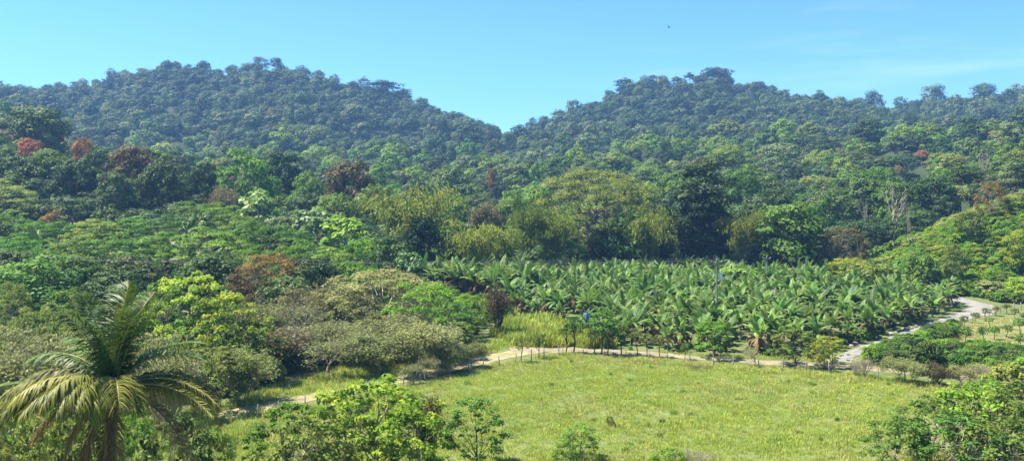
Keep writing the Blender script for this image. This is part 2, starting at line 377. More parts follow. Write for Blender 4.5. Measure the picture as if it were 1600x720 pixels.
solid('culm', [(.08,.1,.03), (.16,.17,.06), (.25,.22,.1)], 1.5, .6)
solid('banana_stem', [(.06,.07,.03), (.14,.13,.06), (.2,.15,.09)], 2, .6)
solid('palm_trunk', [(.05,.04,.033), (.12,.1,.08), (.2,.17,.14)], 3, .9, .6)
solid('rachis', [(.25,.24,.07), (.36,.32,.12)], 2, .5)
solid('rachis_orange', [(.5,.26,.04), (.6,.36,.08)], 2, .5)
solid('coconut', [(.16,.12,.03), (.3,.2,.06)], 5, .5)
solid('concrete', [(.18,.18,.17), (.26,.26,.24)], 4, .85, .2)
solid('wood_post', [(.12,.1,.08), (.24,.21,.17), (.34,.31,.26)], 5, .9, .3)
solid('wire', [(.10,.10,.10), (.16,.16,.16)], 5, .5)
solid('white_paint', [(.74,.75,.74), (.8,.8,.8)], 5, .4)
solid('blue_plastic', [(.04,.13,.34), (.07,.2,.45)], 3, .4, .3)
solid('stone', [(.16,.13,.10), (.28,.235,.185), (.38,.33,.27)], 3, .9, .6)
solid('bird_dark', [(.02,.02,.022), (.04,.04,.045)], 5, .7)

# ------------------------------------------------------------------ kinds of plants
for i in range(4):
    make_tree('broad', 10+i, 14, 12, cb=.12+.04*i, nc=34, cr=2.1, nl=150, L=.58, Wd=.36, nois=.5, leaf='leaf_mid', nlimb=6, cv=.45)
for i in range(3):
    make_tree('dense', 30+i, 13, 10, cb=.12, nc=46, cr=1.75, nl=150, L=.5, Wd=.32, nois=.5, leaf='leaf_dark', nlimb=6, cv=.4)
for i in range(2):
    make_tree('tall', 40+i, 24, 9.5, cb=.16, shape='col', nc=50, cr=2.0, nl=190, L=.48, Wd=.34, nois=.5, leaf='leaf_dark', nlimb=10, tr=.4, bark='bark_dark')
for i in range(3):
    make_tree('umbrella', 50+i, 11, 15, shape='flat', cb=.3, nc=66, cr=1.35, nl=110, L=.44, Wd=.2, fz=.34, up=1.0, nois=.5, leaf='leaf_feather', nlimb=9, bark='bark_pale', tr=.22, cv=.35)
for i in range(2):
    make_tree('bigleaf', 60+i, 10, 8, cb=.3, nc=24, cr=1.25, nl=34, L=.85, Wd=.6, fz=.6, up=.8, nois=.4, leaf='leaf_big', nlimb=8, bark='bark_pale', cv=.6)
make_tree('raintree', 70, 21, 25, cb=.12, shape='round', nc=130, cr=1.9, nl=170, L=.42, Wd=.2, fz=.6, up=.8, leaf='leaf_olive', nlimb=22, twig=3, tr=.6, bark='bark', cv=.6, shell=.2)
for i in range(3):
    make_tree('airy', 80+i, 10, 13, cb=.03, nc=96, cr=1.0, nl=120, L=.3, Wd=.17, fz=.65, up=.5, nois=.9, leaf='leaf_khaki', nlimb=18, twig=5, tr=.18, bark='bark_pale', cv=.6, shell=.2)
for i in range(3):
    make_tree('neartree', 90+i, 9, 8.5, cb=.1, nc=58, cr=.8, nl=80, L=.36, Wd=.2, fz=.62, up=.7, nois=.6, leaf='leaf_bright', nlimb=14, twig=2, tr=.14, bark='bark', cv=.6, shell=.35)
for i in range(3):
    make_tree('shrub', 100+i, 3.2, 4.2, cb=.02, nc=34, cr=.62, nl=75, L=.34, Wd=.2, fz=.75, up=.5, nois=.7, leaf='leaf_mid', nlimb=9, tr=.07, cv=.6)
for i in range(3):
    make_tree('nearshrub', 110+i, 4.2, 4.6, cb=.16, nc=60, cr=.46, nl=48, L=.22, Wd=.13, fz=.75, up=.6, nois=.8, leaf='leaf_fresh', nlimb=20, twig=5, tr=.07, cv=.8, shell=.15, bark='bark_pale')
for i in range(2):
    make_tree('sapling', 120+i, 2.3, 1.7, cb=.38, nc=12, cr=.42, nl=55, L=.2, Wd=.12, fz=.8, leaf='leaf_mid', nlimb=5, tr=.05, bark='bark_dark')
for i in range(3):
    make_tree('livefence', 130+i, 4.4, 3.0, cb=.42, nc=18, cr=.5, nl=50, L=.22, Wd=.14, fz=.7, leaf='leaf_mid', nlimb=7, tr=.09, bark='bark_dark', nois=.9, twig=2, shell=.3)
for i in range(2):
    bare_tree('bare', 140+i, 7, 6, lv=6, tr=.13, leaves=1200, L=.2, leaf='leaf_khaki')
    bare_tree('barefew', 145+i, 7, 6, lv=6, tr=.13, leaves=5000, L=.22, leaf='leaf_khaki')
bare_tree('bareshrub', 150, 3.5, 4, lv=5, tr=.05, nst=6, leaves=500, L=.13, bark='bark_pale', leaf='leaf_grey')
bare_tree('twiggy', 152, 6, 4, lv=5, tr=.08, nst=5, leaves=3200, L=.2, bark='bark_dark', leaf='leaf_purple', spread=.34)
for i in range(2): bare_tree('upright', 190+i, 6, 5, lv=5, tr=.09, nst=7, leaves=3600, L=.24, bark='bark_pale', leaf='leaf_khaki', spread=.40)
bare_tree('snag', 155, 16, 5, lv=3, tr=.17, spread=.34)
for i in range(2): bamboo('bamboo', 160+i, 15, 17)
for i in range(5): banana('banana', 170+i, H=4.6+.3*i, nleaf=10+i % 3, dead=2+i % 3)
for i in range(2): banana('drybanana', 180+i, H=4.6, nleaf=7, dead=20)
# far forest trees, no more leaves than can be told apart
for i in range(6):
    make_tree('far', 200+i, 14+1.5*(i % 3), 12+(i % 4), cb=.2, nc=11+i, cr=3.3, nl=130, L=.95, Wd=.75, fz=.85, leaf='leaf_far', nlimb=3, cv=.15, nois=.22, tv=.15, shell=.86)
for i in range(3):
    make_tree('far', 210+i, 17, 13, shape='flat', cb=.3, nc=22, cr=2.7, nl=80, L=.95, Wd=.7, fz=.6, up=.6, nois=.3, shell=.8, leaf='leaf_far', nlimb=4, cv=.3)
for i in range(4):
    make_tree('wood', 220+i, 15, 12.5, cb=.2, nc=30, cr=2.2, nl=130, L=.65, Wd=.48, fz=.62, leaf='leaf_far', nlimb=5, cv=.4, nois=.35, shell=.75)
for i in range(2):
    make_tree('wood', 230+i, 15, 14, shape='flat', cb=.25, nc=34, cr=2.2, nl=120, L=.6, Wd=.42, nois=.35, fz=.5, up=.7, leaf='leaf_far', nlimb=6, cv=.4, bark='bark_pale')

# ------------------------------------------------------------------ ground
def ground_mat(name, cols, s1, s2, dark=None):
    m, nt, out = newmat(name); L = nt.links; tc = nt.nodes.new('ShaderNodeTexCoord'); v = tc.outputs['Object']
    f = math_(nt, 'ADD', math_(nt, 'MULTIPLY', noise(nt, s1, 5, v, .6), .6), math_(nt, 'MULTIPLY', noise(nt, s2, 4, v, .7), .4))
    n = len(cols); rp = ramp(nt, cols, [.34+.32*i/(n-1) for i in range(n)]); L.new(f, rp.inputs[0])
    p = nt.nodes.new('ShaderNodeBsdfPrincipled'); L.new(rp.outputs[0], p.inputs['Base Color']); p.inputs['Roughness'].default_value = .95; p.inputs['Specular IOR Level'].default_value = .1
    b = nt.nodes.new('ShaderNodeBump'); b.inputs['Strength'].default_value = .6; b.inputs['Distance'].default_value = .15
    L.new(noise(nt, s2*2, 4, v), b.inputs['Height']); L.new(b.outputs[0], p.inputs['Normal']); L.new(p.outputs[0], out.inputs[0]); M[name] = m
ground_mat('soil_green', [(.05,.075,.022), (.085,.12,.032), (.14,.15,.06), (.19,.17,.09)], .12, 1.5)
ground_mat('forest_floor', [(.02,.03,.012), (.035,.05,.018), (.05,.06,.025)], .05, .4)
ground_mat('pasture', [(.085,.120,.034), (.115,.150,.045), (.150,.175,.065), (.195,.190,.100)], .07, 1.8)
ground_mat('dirt_track', [(.13,.135,.06), (.23,.195,.125), (.31,.26,.185)], .5, 4)
ground_mat('gravel', [(.14,.13,.11), (.22,.21,.185), (.29,.275,.245)], .6, 6)
ground_mat('dryfield', [(.12,.145,.055), (.185,.175,.09), (.26,.215,.135)], .15, 2)
ground_mat('ruts', [(.15,.165,.065), (.25,.225,.115), (.34,.29,.18)], .4, 3)

def sheet(name, xs, ys, mat, kind='structure', label=None, dz=0):
    X, Y = np.meshgrid(xs, ys); Z = terrain(X, Y)+dz; v = np.stack([X, Y, Z], -1).reshape(-1, 3)
    nx = len(xs); i = np.arange(len(ys)-1)[:, None]*nx+np.arange(nx-1)[None]
    q = np.stack([i, i+1, i+nx+1, i+nx], -1).reshape(-1, 4); o = link(name, mk_mesh(name, v, q, [mat], smooth=True)); tag(o, label, None, None, kind); return o
xs = np.concatenate([np.linspace(-1600, -300, 40)[:-1], np.linspace(-300, 300, 201), np.linspace(300, 1600, 40)[1:]])
sheet('ground', xs, np.concatenate([np.linspace(-60, 50, 12)[:-1], np.linspace(50, 250, 134)]), 'soil_green', label='green valley floor with mottled grass and soil')
sheet('hills', xs, np.concatenate([np.linspace(250, 1000, 120)[:-1], np.linspace(1000, 1900, 24)]), 'forest_floor', label='forested hills behind the valley')

def poly_sheet(name, pts, mat, label, dz, step=1.0, kind='structure'):
    """a sheet on the ground with an outline given by ground points"""
    import bmesh
    pts = np.array([gnd(*p) for p in pts]); n = len(pts)
    # rounded outline
    for _ in range(2):
        nx = np.roll(pts, -1, 0); pts = np.stack([pts*.75+nx*.25, pts*.25+nx*.75], 1).reshape(-1, 2)
    bm = bmesh.new(); x0, y0 = pts.min(0); x1, y1 = pts.max(0)
    vs = [bm.verts.new((p[0], p[1], 0)) for p in pts]; bm.faces.new(vs)
    for ax, a, b in ((0, x0, x1), (1, y0, y1)):
        for c in np.arange(a+step*2, b, step*2):
            co = (c, 0, 0) if ax == 0 else (0, c, 0); no = (1, 0, 0) if ax == 0 else (0, 1, 0)
            bmesh.ops.bisect_plane(bm, geom=bm.verts[:]+bm.edges[:]+bm.faces[:], plane_co=co, plane_no=no)
    for v in bm.verts: v.co.z = float(terrain(v.co.x, v.co.y))+dz
    bmesh.ops.recalc_face_normals(bm, faces=bm.faces[:])
    me = bpy.data.meshes.new(name); bm.to_mesh(me); bm.free(); me.materials.append(M[mat]); o = link(name, me); tag(o, label, None, None, kind); return o
PASTURE = [(640,604),(700,590),(780,568),(870,553),(1000,558),(1130,569),(1250,577),(1400,590),(1540,604),(1680,620),(2050,760),(2100,1100),(250,1100),(300,760),(420,650),(540,622)]
poly_sheet('pasture', PASTURE, 'pasture', 'open green pasture in the middle of the valley', .012)
TRACKS = []
def clear(X, Y, extra=.25):
    m = np.ones(np.shape(X), bool)
    for tx, ty, tw in TRACKS:
        for i in range(0, len(tx), 2): m &= np.hypot(X-tx[i], Y-ty[i]) > tw[i]*.5+extra
    return m
def strip(name, pts, mat, label, dz):
    """a path along a centre line: (px, py, width in metres)"""
    c = np.array([gnd(p[0], p[1]) for p in pts]); w = np.array([p[2] for p in pts], float); s = np.concatenate([[0], np.cumsum(np.linalg.norm(np.diff(c, axis=0), axis=1))])
    n = int(s[-1]/.7)+2; t = np.linspace(0, s[-1], n)
    def sm(a):
        b = np.interp(t, s, a)
        for _ in range(6): b[1:-1] = (b[:-2]+b[1:-1]*2+b[2:])/4
        return b
    x, y, ww = sm(c[:, 0]), sm(c[:, 1]), sm(w); tx, ty = np.gradient(x), np.gradient(y); l = np.hypot(tx, ty); nx, ny = -ty/l, tx/l
    r = np.random.default_rng(3); k = 7; v = []
    TRACKS.append((x, y, ww))
    wl = ww*.5*(1+.13*np.convolve(r.normal(size=n), np.ones(3)/2, 'same')); wr = ww*.5*(1+.13*np.convolve(r.normal(size=n), np.ones(3)/2, 'same'))
    for j in range(k):
        u = j/(k-1)*2-1; off = np.where(u < 0, u*wl, u*wr); X, Y = x+nx*off, y+ny*off
        v.append(np.stack([X, Y, terrain(X, Y)+dz+.03*(1-abs(u))], -1))
    v = np.array(v); i = (np.arange(k-1)[:, None]*n+np.arange(n-1)[None]); q = np.stack([i, i+n, i+n+1, i+1], -1).reshape(-1, 4)
    o = link(name, mk_mesh(name, v.reshape(-1, 3), q, [mat], smooth=True)); tag(o, label, None, None, 'structure'); return x, y
strip('gravel_road', [(1312,566,2.8),(1324,556,2.2),(1348,545,1.5),(1400,527,1.6),(1450,512,2.0),(1487,500,3.0),(1517,491,4.8),(1537,484,5.2),(1532,477,4.8),(1508,471,4.2),(1470,466,4.5),(1420,463,4)],
      'gravel', 'pale gravel road bending round the foot of the hillside', .05)
strip('dirt_path', [(800,549,5),(850,546,4.2),(900,547,3),(1000,552,2.4),(1100,560,2.2),(1200,567,2.4),(1300,571,3),(1400,580,2.6),(1500,590,2.2),(1700,604,2.2)],
      'dirt_track', 'pale dirt path along the far edge of the pasture', .03)
strip('grass_track', [(830,548,4),(780,556,3.6),(700,577,3),(600,598,2.8),(500,618,2.8),(420,634,2.8),(330,652,2.8)], 'ruts', 'worn grassy track beside the tree line', .022)
poly_sheet('dry_field', [(1440,536),(1500,505),(1545,497),(1640,492),(1760,500),(1760,560),(1600,562),(1480,560)], 'dryfield', 'dry tan field planted with saplings', .014)
# ------------------------------------------------------------------ forest on the hills
def hill_forest():
    r = np.random.default_rng(21)
    sp = 11.2; X, Y = np.meshgrid(np.arange(-800, 800, sp), np.arange(262, 1010, sp)); X = X.ravel()+r.uniform(-.5, .5, X.size)*sp; Y = Y.ravel()+r.uniform(-.5, .5, Y.size)*sp
    px, py = proj(X, Y); m = (px > -260) & (px < 1940); X, Y, px, py = X[m], Y[m], px[m], py[m]
    # the flowering trees stand in small gaps of the canopy
    gap = np.zeros(len(X), bool)
    for fx, fd, fw in ((45, 300, 26), (130, 300, 24), (94, 330, 20), (766, 380, 16), (1440, 420, 20), (1404, 380, 16)): gap |= (abs(px-fx) < fw) & (Y > 225) & (Y < fd+12)
    X, Y, px, py = X[~gap], Y[~gap], px[~gap], py[~gap]
    # thin out: bigger trees take more room
    keep = r.random(len(X)) < np.where(Y > 600, .92, .95); X, Y, px, py = X[keep], Y[keep], px[keep], py[keep]
    z = terrain(X, Y); n = len(X)
    h = r.uniform(.5, 1.1, n)*np.where(r.random(n) < .10, 1.4, 1.0)*np.where(Y > 880, .8, 1)*np.where((Y > 800) & (abs(px-798) < 22), .6, 1); w = h**.8*r.uniform(.8, 1.25, n)
    # hidden trees (behind the ridge) stay part of the mass; the individuals are the largest in view
    inview = (px > -10) & (px < 1610)
    # skyline trees: highest on screen within columns
    top = py-h*14*F/Y; sky = np.interp(px, _sx, _sy)
    crest = inview & (Y > 860) & (top < sky+5)
    near = inview & (Y < 420)
    score = np.where(near, h*w/(Y*Y), 0); idx = np.argsort(-score)[:285]
    ind = np.zeros(n, bool); ind[idx] = True
    cidx = np.where(crest)[0]; cidx = cidx[np.argsort(top[cidx]-sky[cidx])][:70]
    sel = []
    for i in cidx:
        if all(abs(px[i]-px[j]) > 13 for j in sel): sel.append(i)
    ridge = sel
    ind[ridge] = True
    far = PROTO['far']; nf = len(far); wood = PROTO['wood']; nw = len(wood)
    protos = [merged(p) for p in far+wood]+[merged(p) for p in far[:4]+far[6:8]]
    for me in protos[nf+nw:]: me.materials[1] = M['leaf_far_green']
    rest = ~ind
    green = (nz(X, Y, 130, 9)+.9*nz(X, Y, 40, 11)+r.normal(size=n)*.2 > .55-.5*(Y < 620))
    k = np.where(Y < 560, nf+r.integers(0, nw, n), r.integers(0, 7, n)); k = np.where(green & (Y < 700), nf+nw+r.integers(0, 6, n), k)
    P = np.stack([X, Y, z-.8], -1)
    scatter('forest', P[rest], np.stack([w, w, h], -1)[rest], r.uniform(0, 6.28, n)[rest], k[rest], protos,
            'dense green forest covering the hazy hills', 'forest')
    kinds = [('leaf_far', 'dull green'), ('leaf_mid', 'mid green'), ('leaf_dark', 'dark green'), ('leaf_olive', 'olive green'), ('leaf_far_green', 'fresh green'), ('leaf_grey', 'pale greyish')]
    for i in idx:
        q = r.choice(6, p=[.34, .17, .15, .12, .19, .03]); v = int(r.integers(nw))
        side = 'on the left foothill' if px[i] < 420 else 'at the foot of the valley saddle' if px[i] < 900 else 'on the slope below the right-hand summit' if px[i] < 1250 else 'on the right foothill'
        shape = 'flat-topped' if v >= 4 else 'round-crowned'
        put('forest_tree', 'wood', X[i], Y[i], h[i]*15, w[i]*12.5*(1.1 if v >= 4 else 1), '%s %s tree in the dense wood %s' % (kinds[q][1], shape, side), group='foothill forest trees', leaf=kinds[q][0], var=v)
    for i in ridge:
        v = int(r.integers(nf)); side = 'left-hand mountain' if px[i] < 520 else 'falling ridge right of the left summit' if px[i] < 800 else 'right-hand mountain' if px[i] < 1180 else 'long right ridge'
        put('ridge_tree', 'far', X[i], Y[i], h[i]*15.5, w[i]*12.5, '%s tree standing against the sky on the %s' % ('flat-topped' if v >= 6 else 'dark bushy', side), group='trees along the skyline', var=v)
hill_forest()

# single trees that stand out on the skyline
for px, yt, w, v, lab in [(1365,143,30,3,'broad dark round-topped tree rising alone above the right ridge'), (1408,149,26,2,'smaller dark tree with gaps of sky on the right ridge'),
    (1455,134,36,3,'tallest spreading tree on the right ridge'), (1535,129,34,5,'broad dense tree at the right end of the ridge'), (1588,130,26,1,'small dark tree on the skyline near the right border of the view'),
    (405,87,22,0,'tree on the very top of the left summit'), (432,90,22,4,'dark tree right of the left summit'), (552,127,24,6,'low domed tree on the shoulder of the left mountain'),
    (598,127,50,8,'wide domed tree on the shoulder of the left mountain'), (630,138,14,1,'small upright tree at the end of the left shoulder'), (895,155,22,4,'rounded tree low on the left flank of the right mountain'),
    (1022,116,26,2,'tree with ragged top left of the right summit'), (1118,105,44,5,'dense tree crowning the right summit'), (70,133,16,0,'little round tree on the far left ridge'), (175,106,18,1,'round tree on the left skyline slope'), (975,122,30,6,'spreading tree at the left edge of the right summit plateau'), (1180,128,24,3,'tree just below the right summit')]:
    putpx('ridge_tree', 'far', px, yt, 944, w, lab, var=v, group='trees along the skyline')

# flowering and pale trees in the forest
for px, yt, d, w, leaf, key, lab in [
    (45,215,300,34,'leaf_orange','wood','orange-flowering tree at the far left of the foothill'), (130,214,300,28,'leaf_orange','wood','orange-flowering tree between dark crowns on the left foothill'),
    (94,197,330,12,'leaf_orange','wood','slim coral-flowering tree above the left foothill'), (766,262,380,13,'leaf_orange','wood','slim red-orange flowering tree in the middle of the wood'),
    (1440,234,420,18,'leaf_orange','wood','faint orange-flowering tree on the right slope'), (1404,258,380,11,'leaf_orange','wood','tiny salmon-flowering tree on the right slope'),
    (427,170,700,26,'leaf_rust','far','pinkish brown tree high on the left mountain'), (1135,190,640,50,'leaf_olive','far','yellowish crown on the slope of the right mountain'),
    (1040,215,480,24,'leaf_dark','tall','tall dark tree on the lower right mountain'), (1320,170,760,46,'leaf_grey','far','greyish bare-looking crown below the right ridge')]:
    putpx('flowering_tree' if 'flower' in lab else 'forest_tree', key, px, yt, d, w*1.1 if 'flower' in lab else w, lab, leaf=leaf, var=5 if 'flower' in lab else None)

# ------------------------------------------------------------------ belt of trees between hills and valley floor
T_ = [ # px, ytop, depth, width px, kind, leaf, label
 (8,262,262,80,'dense','leaf_dark','dark dense tree at the far left edge of the valley'),
 (62,168,330,90,'dense','leaf_dark','big dark tree high on the left foothill'),
 (30,240,255,80,'broad','leaf_dark','dark broad tree below the orange-flowering tree on the far left'),
 (78,232,262,78,'dense','leaf_mid','tall dense green tree behind the left feathery canopy'),
 (120,246,250,74,'dense','leaf_dark','blackish green dense tree in the left grove'),
 (160,232,262,60,'broad','leaf_dark','ragged dark tree left of the reddish one'),
 (205,226,256,78,'dense','leaf_rust','reddish brown crowned tree in the dark left grove'),
 (182,268,232,64,'dense','leaf_dark','low dark tree in front of the reddish brown crown'),
 (250,250,240,72,'dense','leaf_dark','dark rounded tree at the right side of the left grove'),
 (282,268,250,50,'broad','leaf_mid','green tree beside the small valley gap on the left'),
 (318,252,250,46,'dense','leaf_dark','small dark tree standing by itself right of the left grove'),
 (385,240,262,92,'broad','leaf_fresh','lighter green broad tree right of the dark grove'),
 (352,288,240,40,'barefew','leaf_grey','pale bare tree between the dark and light trees'),
 (440,236,290,80,'dense','leaf_dark','deep green tree in front of the left mountain foot'),
 (480,268,262,60,'broad','leaf_mid','mid green tree left of the rust-coloured crown'),
 (547,250,262,84,'dense','leaf_rust','rust-brown rounded tree crown in the middle left'),
 (590,286,245,66,'broad','leaf_olive','olive tree right of the rust-brown crown'),
 (520,300,240,70,'broad','leaf_mid','leafy tree under the rust-brown crown'),
 (612,300,232,40,'bamboo','leaf_bamboo','light bamboo clump behind the dark hollow'),
 (705,300,240,70,'broad','leaf_mid','green tree behind the golden bamboo'),
 (755,310,235,60,'barefew','leaf_grey','greyish leafless tree behind the golden bamboo'),
 (800,300,240,60,'broad','leaf_mid','green tree left of the yellow-green bamboo'),
 (840,288,250,60,'dense','leaf_mid','dense tree behind the spreading bare-limbed tree'),
 (1000,290,250,70,'broad','leaf_olive','olive tree right of the spreading tree'),
 (1165,262,285,70,'broad','leaf_far_green','soft green tree right of the tall dark one'),
 (1215,290,255,74,'dense','leaf_dark','dark tree above the big dense green tree'),
 (1300,290,252,70,'broad','leaf_dark','brownish dark tree in the right belt'),
 (1350,276,255,70,'dense','leaf_dark','dark dense tree behind the dry brown one'),
 (1400,282,248,74,'dense','leaf_mid','dense tree behind the pale bare trunks'),
 (1455,275,250,76,'dense','leaf_dark','dark tree right of the pale bare trunks'),
 (1500,262,262,60,'broad','leaf_mid','green tree above the right hillside'),
 (1560,250,275,70,'dense','leaf_dark','dark tree above the right hillside'),
 (1600,236,300,70,'broad','leaf_olive','olive tree at the right edge above the hillside'),
 (1275,318,228,60,'broad','leaf_mid','green tree between the dense tree and the dry one'),
 (1440,330,228,60,'broad','leaf_dark','low dark tree just behind the hillside crest'),
 # second row, nearer
 (405,296,205,70,'bigleaf','leaf_big','large-leaved pale green tree in front of the lighter tree'),
 (312,334,178,56,'bigleaf','leaf_big','small large-leaved tree poking out of the feathery canopy'),
 (493,322,196,84,'bigleaf','leaf_big','large-leaved glossy tree in the middle left'),
 (540,338,190,84,'bigleaf','leaf_fresh','fresh green large-leaved tree beside the glossy one'),
 (570,368,168,84,'broad','leaf_fresh','bright green tree at the right end of the feathery canopy'),
 (615,366,160,76,'dense','leaf_dark','blue-green tree in front of the bamboo hollow'),
 (640,392,150,50,'bigleaf','leaf_big','small pale-leaved tree beside the khaki crown'),
 (165,326,190,46,'bigleaf','leaf_dark','dark-leaved tree rising out of the left feathery canopy'),
 (80,332,200,44,'broad','leaf_amber','amber-leaved small tree at the left'),
 (705,350,192,60,'dense','leaf_mid','dense tree under the golden bamboo'),
 (930,258,216,186,'raintree','leaf_olive','huge spreading tree with brownish sparse crown and many limbs'),
 (1095,250,210,92,'tall','leaf_deep','tall dark columnar tree right of the spreading tree'),
 (1080,285,209,70,'tall','leaf_deep','dark leafy tree pressed against the tall columnar one'),
 (1040,318,206,26,'tall','leaf_deep','slim dark climber-covered tree'),
 (985,336,206,84,'broad','leaf_mid','leafy tree right of the spreading tree'),
 (945,352,208,70,'dense','leaf_deep','shaded thicket tree beneath the spreading tree'),  # shade under the big crown put into the leaf colour
 (880,374,204,90,'umbrella','leaf_feather','feathery low tree left of the spreading tree'),
 (660,340,190,56,'dense','leaf_deep','blackish shaded tree inside the bamboo hollow'),  # darkness of the hollow painted as near-black leaves
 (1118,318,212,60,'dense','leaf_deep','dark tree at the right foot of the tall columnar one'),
 (1236,318,200,116,'dense','leaf_mid','big dense green tree behind the plantation'),
 (1192,330,205,56,'dense','leaf_dark','dark tree between the yellow bamboo and the big dense tree'),
 (1318,354,196,82,'airy','leaf_rust','dry brown thin-leaved tree behind the plantation'),
 (1330,402,176,86,'airy','leaf_yellow','yellow-green bush at the back of the plantation'),
 (1370,412,170,60,'shrub','leaf_olive','olive bush at the foot of the right hillside'),
 (1150,420,170,80,'shrub','leaf_mid','round leafy shrub among the banana plants'),
]
for px, yt, d, w, key, leaf, lab in T_:
    putpx('shrub' if key == 'shrub' else 'bamboo_clump' if key == 'bamboo' else 'broadleaf_tree' if key in ('dense', 'broad', 'bigleaf') else 'tree', key, px, yt, d, w, lab, leaf=leaf, cat='bamboo' if key == 'bamboo' else 'shrub' if key == 'shrub' else 'tree')
for px, yt, d, w, leaf, v, lab in [(648,292,195,128,'leaf_bamboo',0,'arching bamboo clump round a dark hollow'), (745,344,186,96,'leaf_bamboo_gold',1,'golden plumed bamboo clump left of the centre'), (790,352,192,60,'leaf_bamboo',0,'green bamboo beside the golden clump'),
    (862,318,200,86,'leaf_bamboo_gold',1,'yellow-green bamboo left of the spreading tree'), (825,318,200,60,'leaf_bamboo',0,'darker bamboo left of the yellow-green one'), (1012,320,203,76,'leaf_bamboo',1,'bamboo between the spreading tree and the tall dark tree'), (1158,330,203,66,'leaf_bamboo_gold',0,'yellow bamboo right of the tall dark tree')]:
    putpx('bamboo_clump', 'bamboo', px, yt, d, w, lab, leaf=leaf, cat='bamboo', group='bamboo clumps behind the plantation', var=v)
for px, yt, d, w, lab in [(1405,283,214,40,'pale bare forked trunk above the right hillside'), (1423,322,212,16,'short pale bare trunk beside the forked one'), (1540,232,262,24,'tall pale bare trunk over the hillside crest'), (230,206,300,26,'thin white trunk rising from the left grove'), (1358,306,225,22,'thin grey snag in the right belt')]:
    putpx('dead_tree', 'snag', px, yt, d, w, lab, leaf=None, group='pale bare trunks')

for px, yt, d, w, lab in [(565,238,470,16,'thin pale trunk above the wood under the left mountain'),(700,250,430,16,'thin pale trunk in the wood left of the saddle'),(850,232,480,14,'thin pale trunk in the wood below the saddle'),(1010,225,470,18,'thin pale trunk on the lower slope of the right mountain'),(1190,222,480,16,'thin pale trunk below the right summit'),(1262,240,430,16,'thin pale trunk in the green slope right of centre'),(1345,222,470,16,'thin pale trunk in the green slope below the long ridge'),(1480,230,430,18,'thin pale trunk high on the right foothill'),(330,200,560,14,'thin pale trunk low on the left mountain')]:
    putpx('dead_tree', 'snag', px, yt, d, w, lab, group='pale bare trunks')
# feathery flat-crowned trees on the left
r5 = np.random.default_rng(55); k = 0
for px, yt, d, w in [(0,284,215,110),(-20,322,180,120),(45,345,178,100),(95,348,185,110),(150,345,180,110),(205,340,190,120),(262,338,185,110),(300,318,198,100),(345,320,195,110),(372,338,182,110),(30,372,155,110),(120,372,158,110),(185,368,160,120),(250,366,160,120),(330,358,162,130),(400,350,168,130),(450,356,172,110),(470,376,158,100),(392,385,150,90),(520,388,150,90),(548,384,156,70)]:
    row = 'behind' if d > 175 else 'in front in'; lab = ('grey-green feathery umbrella tree at the far left edge' if k == 0 else
        '%s umbrella tree %s the feathery canopy, %s' % ('wide' if w > 105 else 'smaller', row, 'far left' if px < 100 else 'left of the reddish crown' if px < 215 else 'below the dark grove' if px < 320 else 'below the lighter broad tree' if px < 430 else 'near the glossy large-leaved tree'))
    putpx('umbrella_tree', 'umbrella', px, yt, d, w, lab, group='feathery flat-crowned trees', leaf='leaf_olive' if k == 0 else [None, 'leaf_mid', None, 'leaf_feather', 'leaf_far_green'][k % 5]); k += 1
# filler wood behind the belt so that no bare ground shows
def filler():
    r = np.random.default_rng(31); X, Y = np.meshgrid(np.arange(-240, 260, 8.5), np.arange(216, 262, 8.5)); X = X.ravel()+r.uniform(-3.5, 3.5, X.size); Y = Y.ravel()+r.uniform(-3.5, 3.5, Y.size)
    px, py = proj(X, Y); m = (px > -260) & (px < 1900) & ~((px > 1380) & (Y < 235)); X, Y = X[m], Y[m]; n = len(X)
    P = np.stack([X, Y, terrain(X, Y)-.5], -1); prot = [merged(p) for p in PROTO['wood']]+[merged(PROTO['dense'][0]), merged(PROTO['broad'][0])]
    s = r.uniform(.5, .82, n); scatter('woodland', P, np.stack([s*1.15, s*1.15, s], -1), r.uniform(0, 6, n), r.integers(0, len(prot), n), prot, 'dense mass of lower trees behind the valley floor', 'woodland')
filler()

# ------------------------------------------------------------------ banana plantation
BAN = [(600,440),(640,434),(760,428),(900,424),(1130,424),(1290,432),(1400,446),(1500,458),(1514,470),(1490,488),(1428,505),(1366,524),(1318,541),(1300,545),(1240,554),(1130,552),(1040,550),(955,546),(935,520),(860,500),(800,492),(740,470)]
rb = np.random.default_rng(41); X, Y = zone(BAN, 2.95, .38, 100, 235, rb); cl = clear(X, Y, .9); X, Y = X[cl], Y[cl]; o_ = np.argsort(Y); X, Y = X[o_], Y[o_]
print('bananas', len(X))
def banlabel(px, y):
    if y < 122: return 'banana plant in the front row of the plantation by the dirt path'
    if px > 1300 and y > 0: return 'banana plant on the right of the plantation beside the gravel road'
    row = 'near the front' if y < 140 else 'in the middle' if y < 170 else 'at the back'
    return 'banana plant %s of the plantation, %s' % (row, 'left part' if px < 900 else 'centre' if px < 1110 else 'right of the utility pole')
NB = 290
for i in range(min(NB, len(X))):
    px, py = proj(X[i], Y[i]); dry = (abs(px-1068) < 22 or abs(px-1180) < 18) and Y[i] < 122
    h = rb.uniform(.72, 1.2)*(1.25 if px < 800 else 1)
    put('banana_plant', 'drybanana' if dry else 'banana', X[i], Y[i], label=('banana plant with a thick skirt of dry brown leaves, %s the utility pole' % ('left of' if px < 1120 else 'right of')) if dry else banlabel(px, Y[i]), cat='banana plant', group='banana plants of the plantation', s=h).rotation_euler = (rb.normal()*.09, rb.normal()*.09, rb.uniform(0, 6.28))
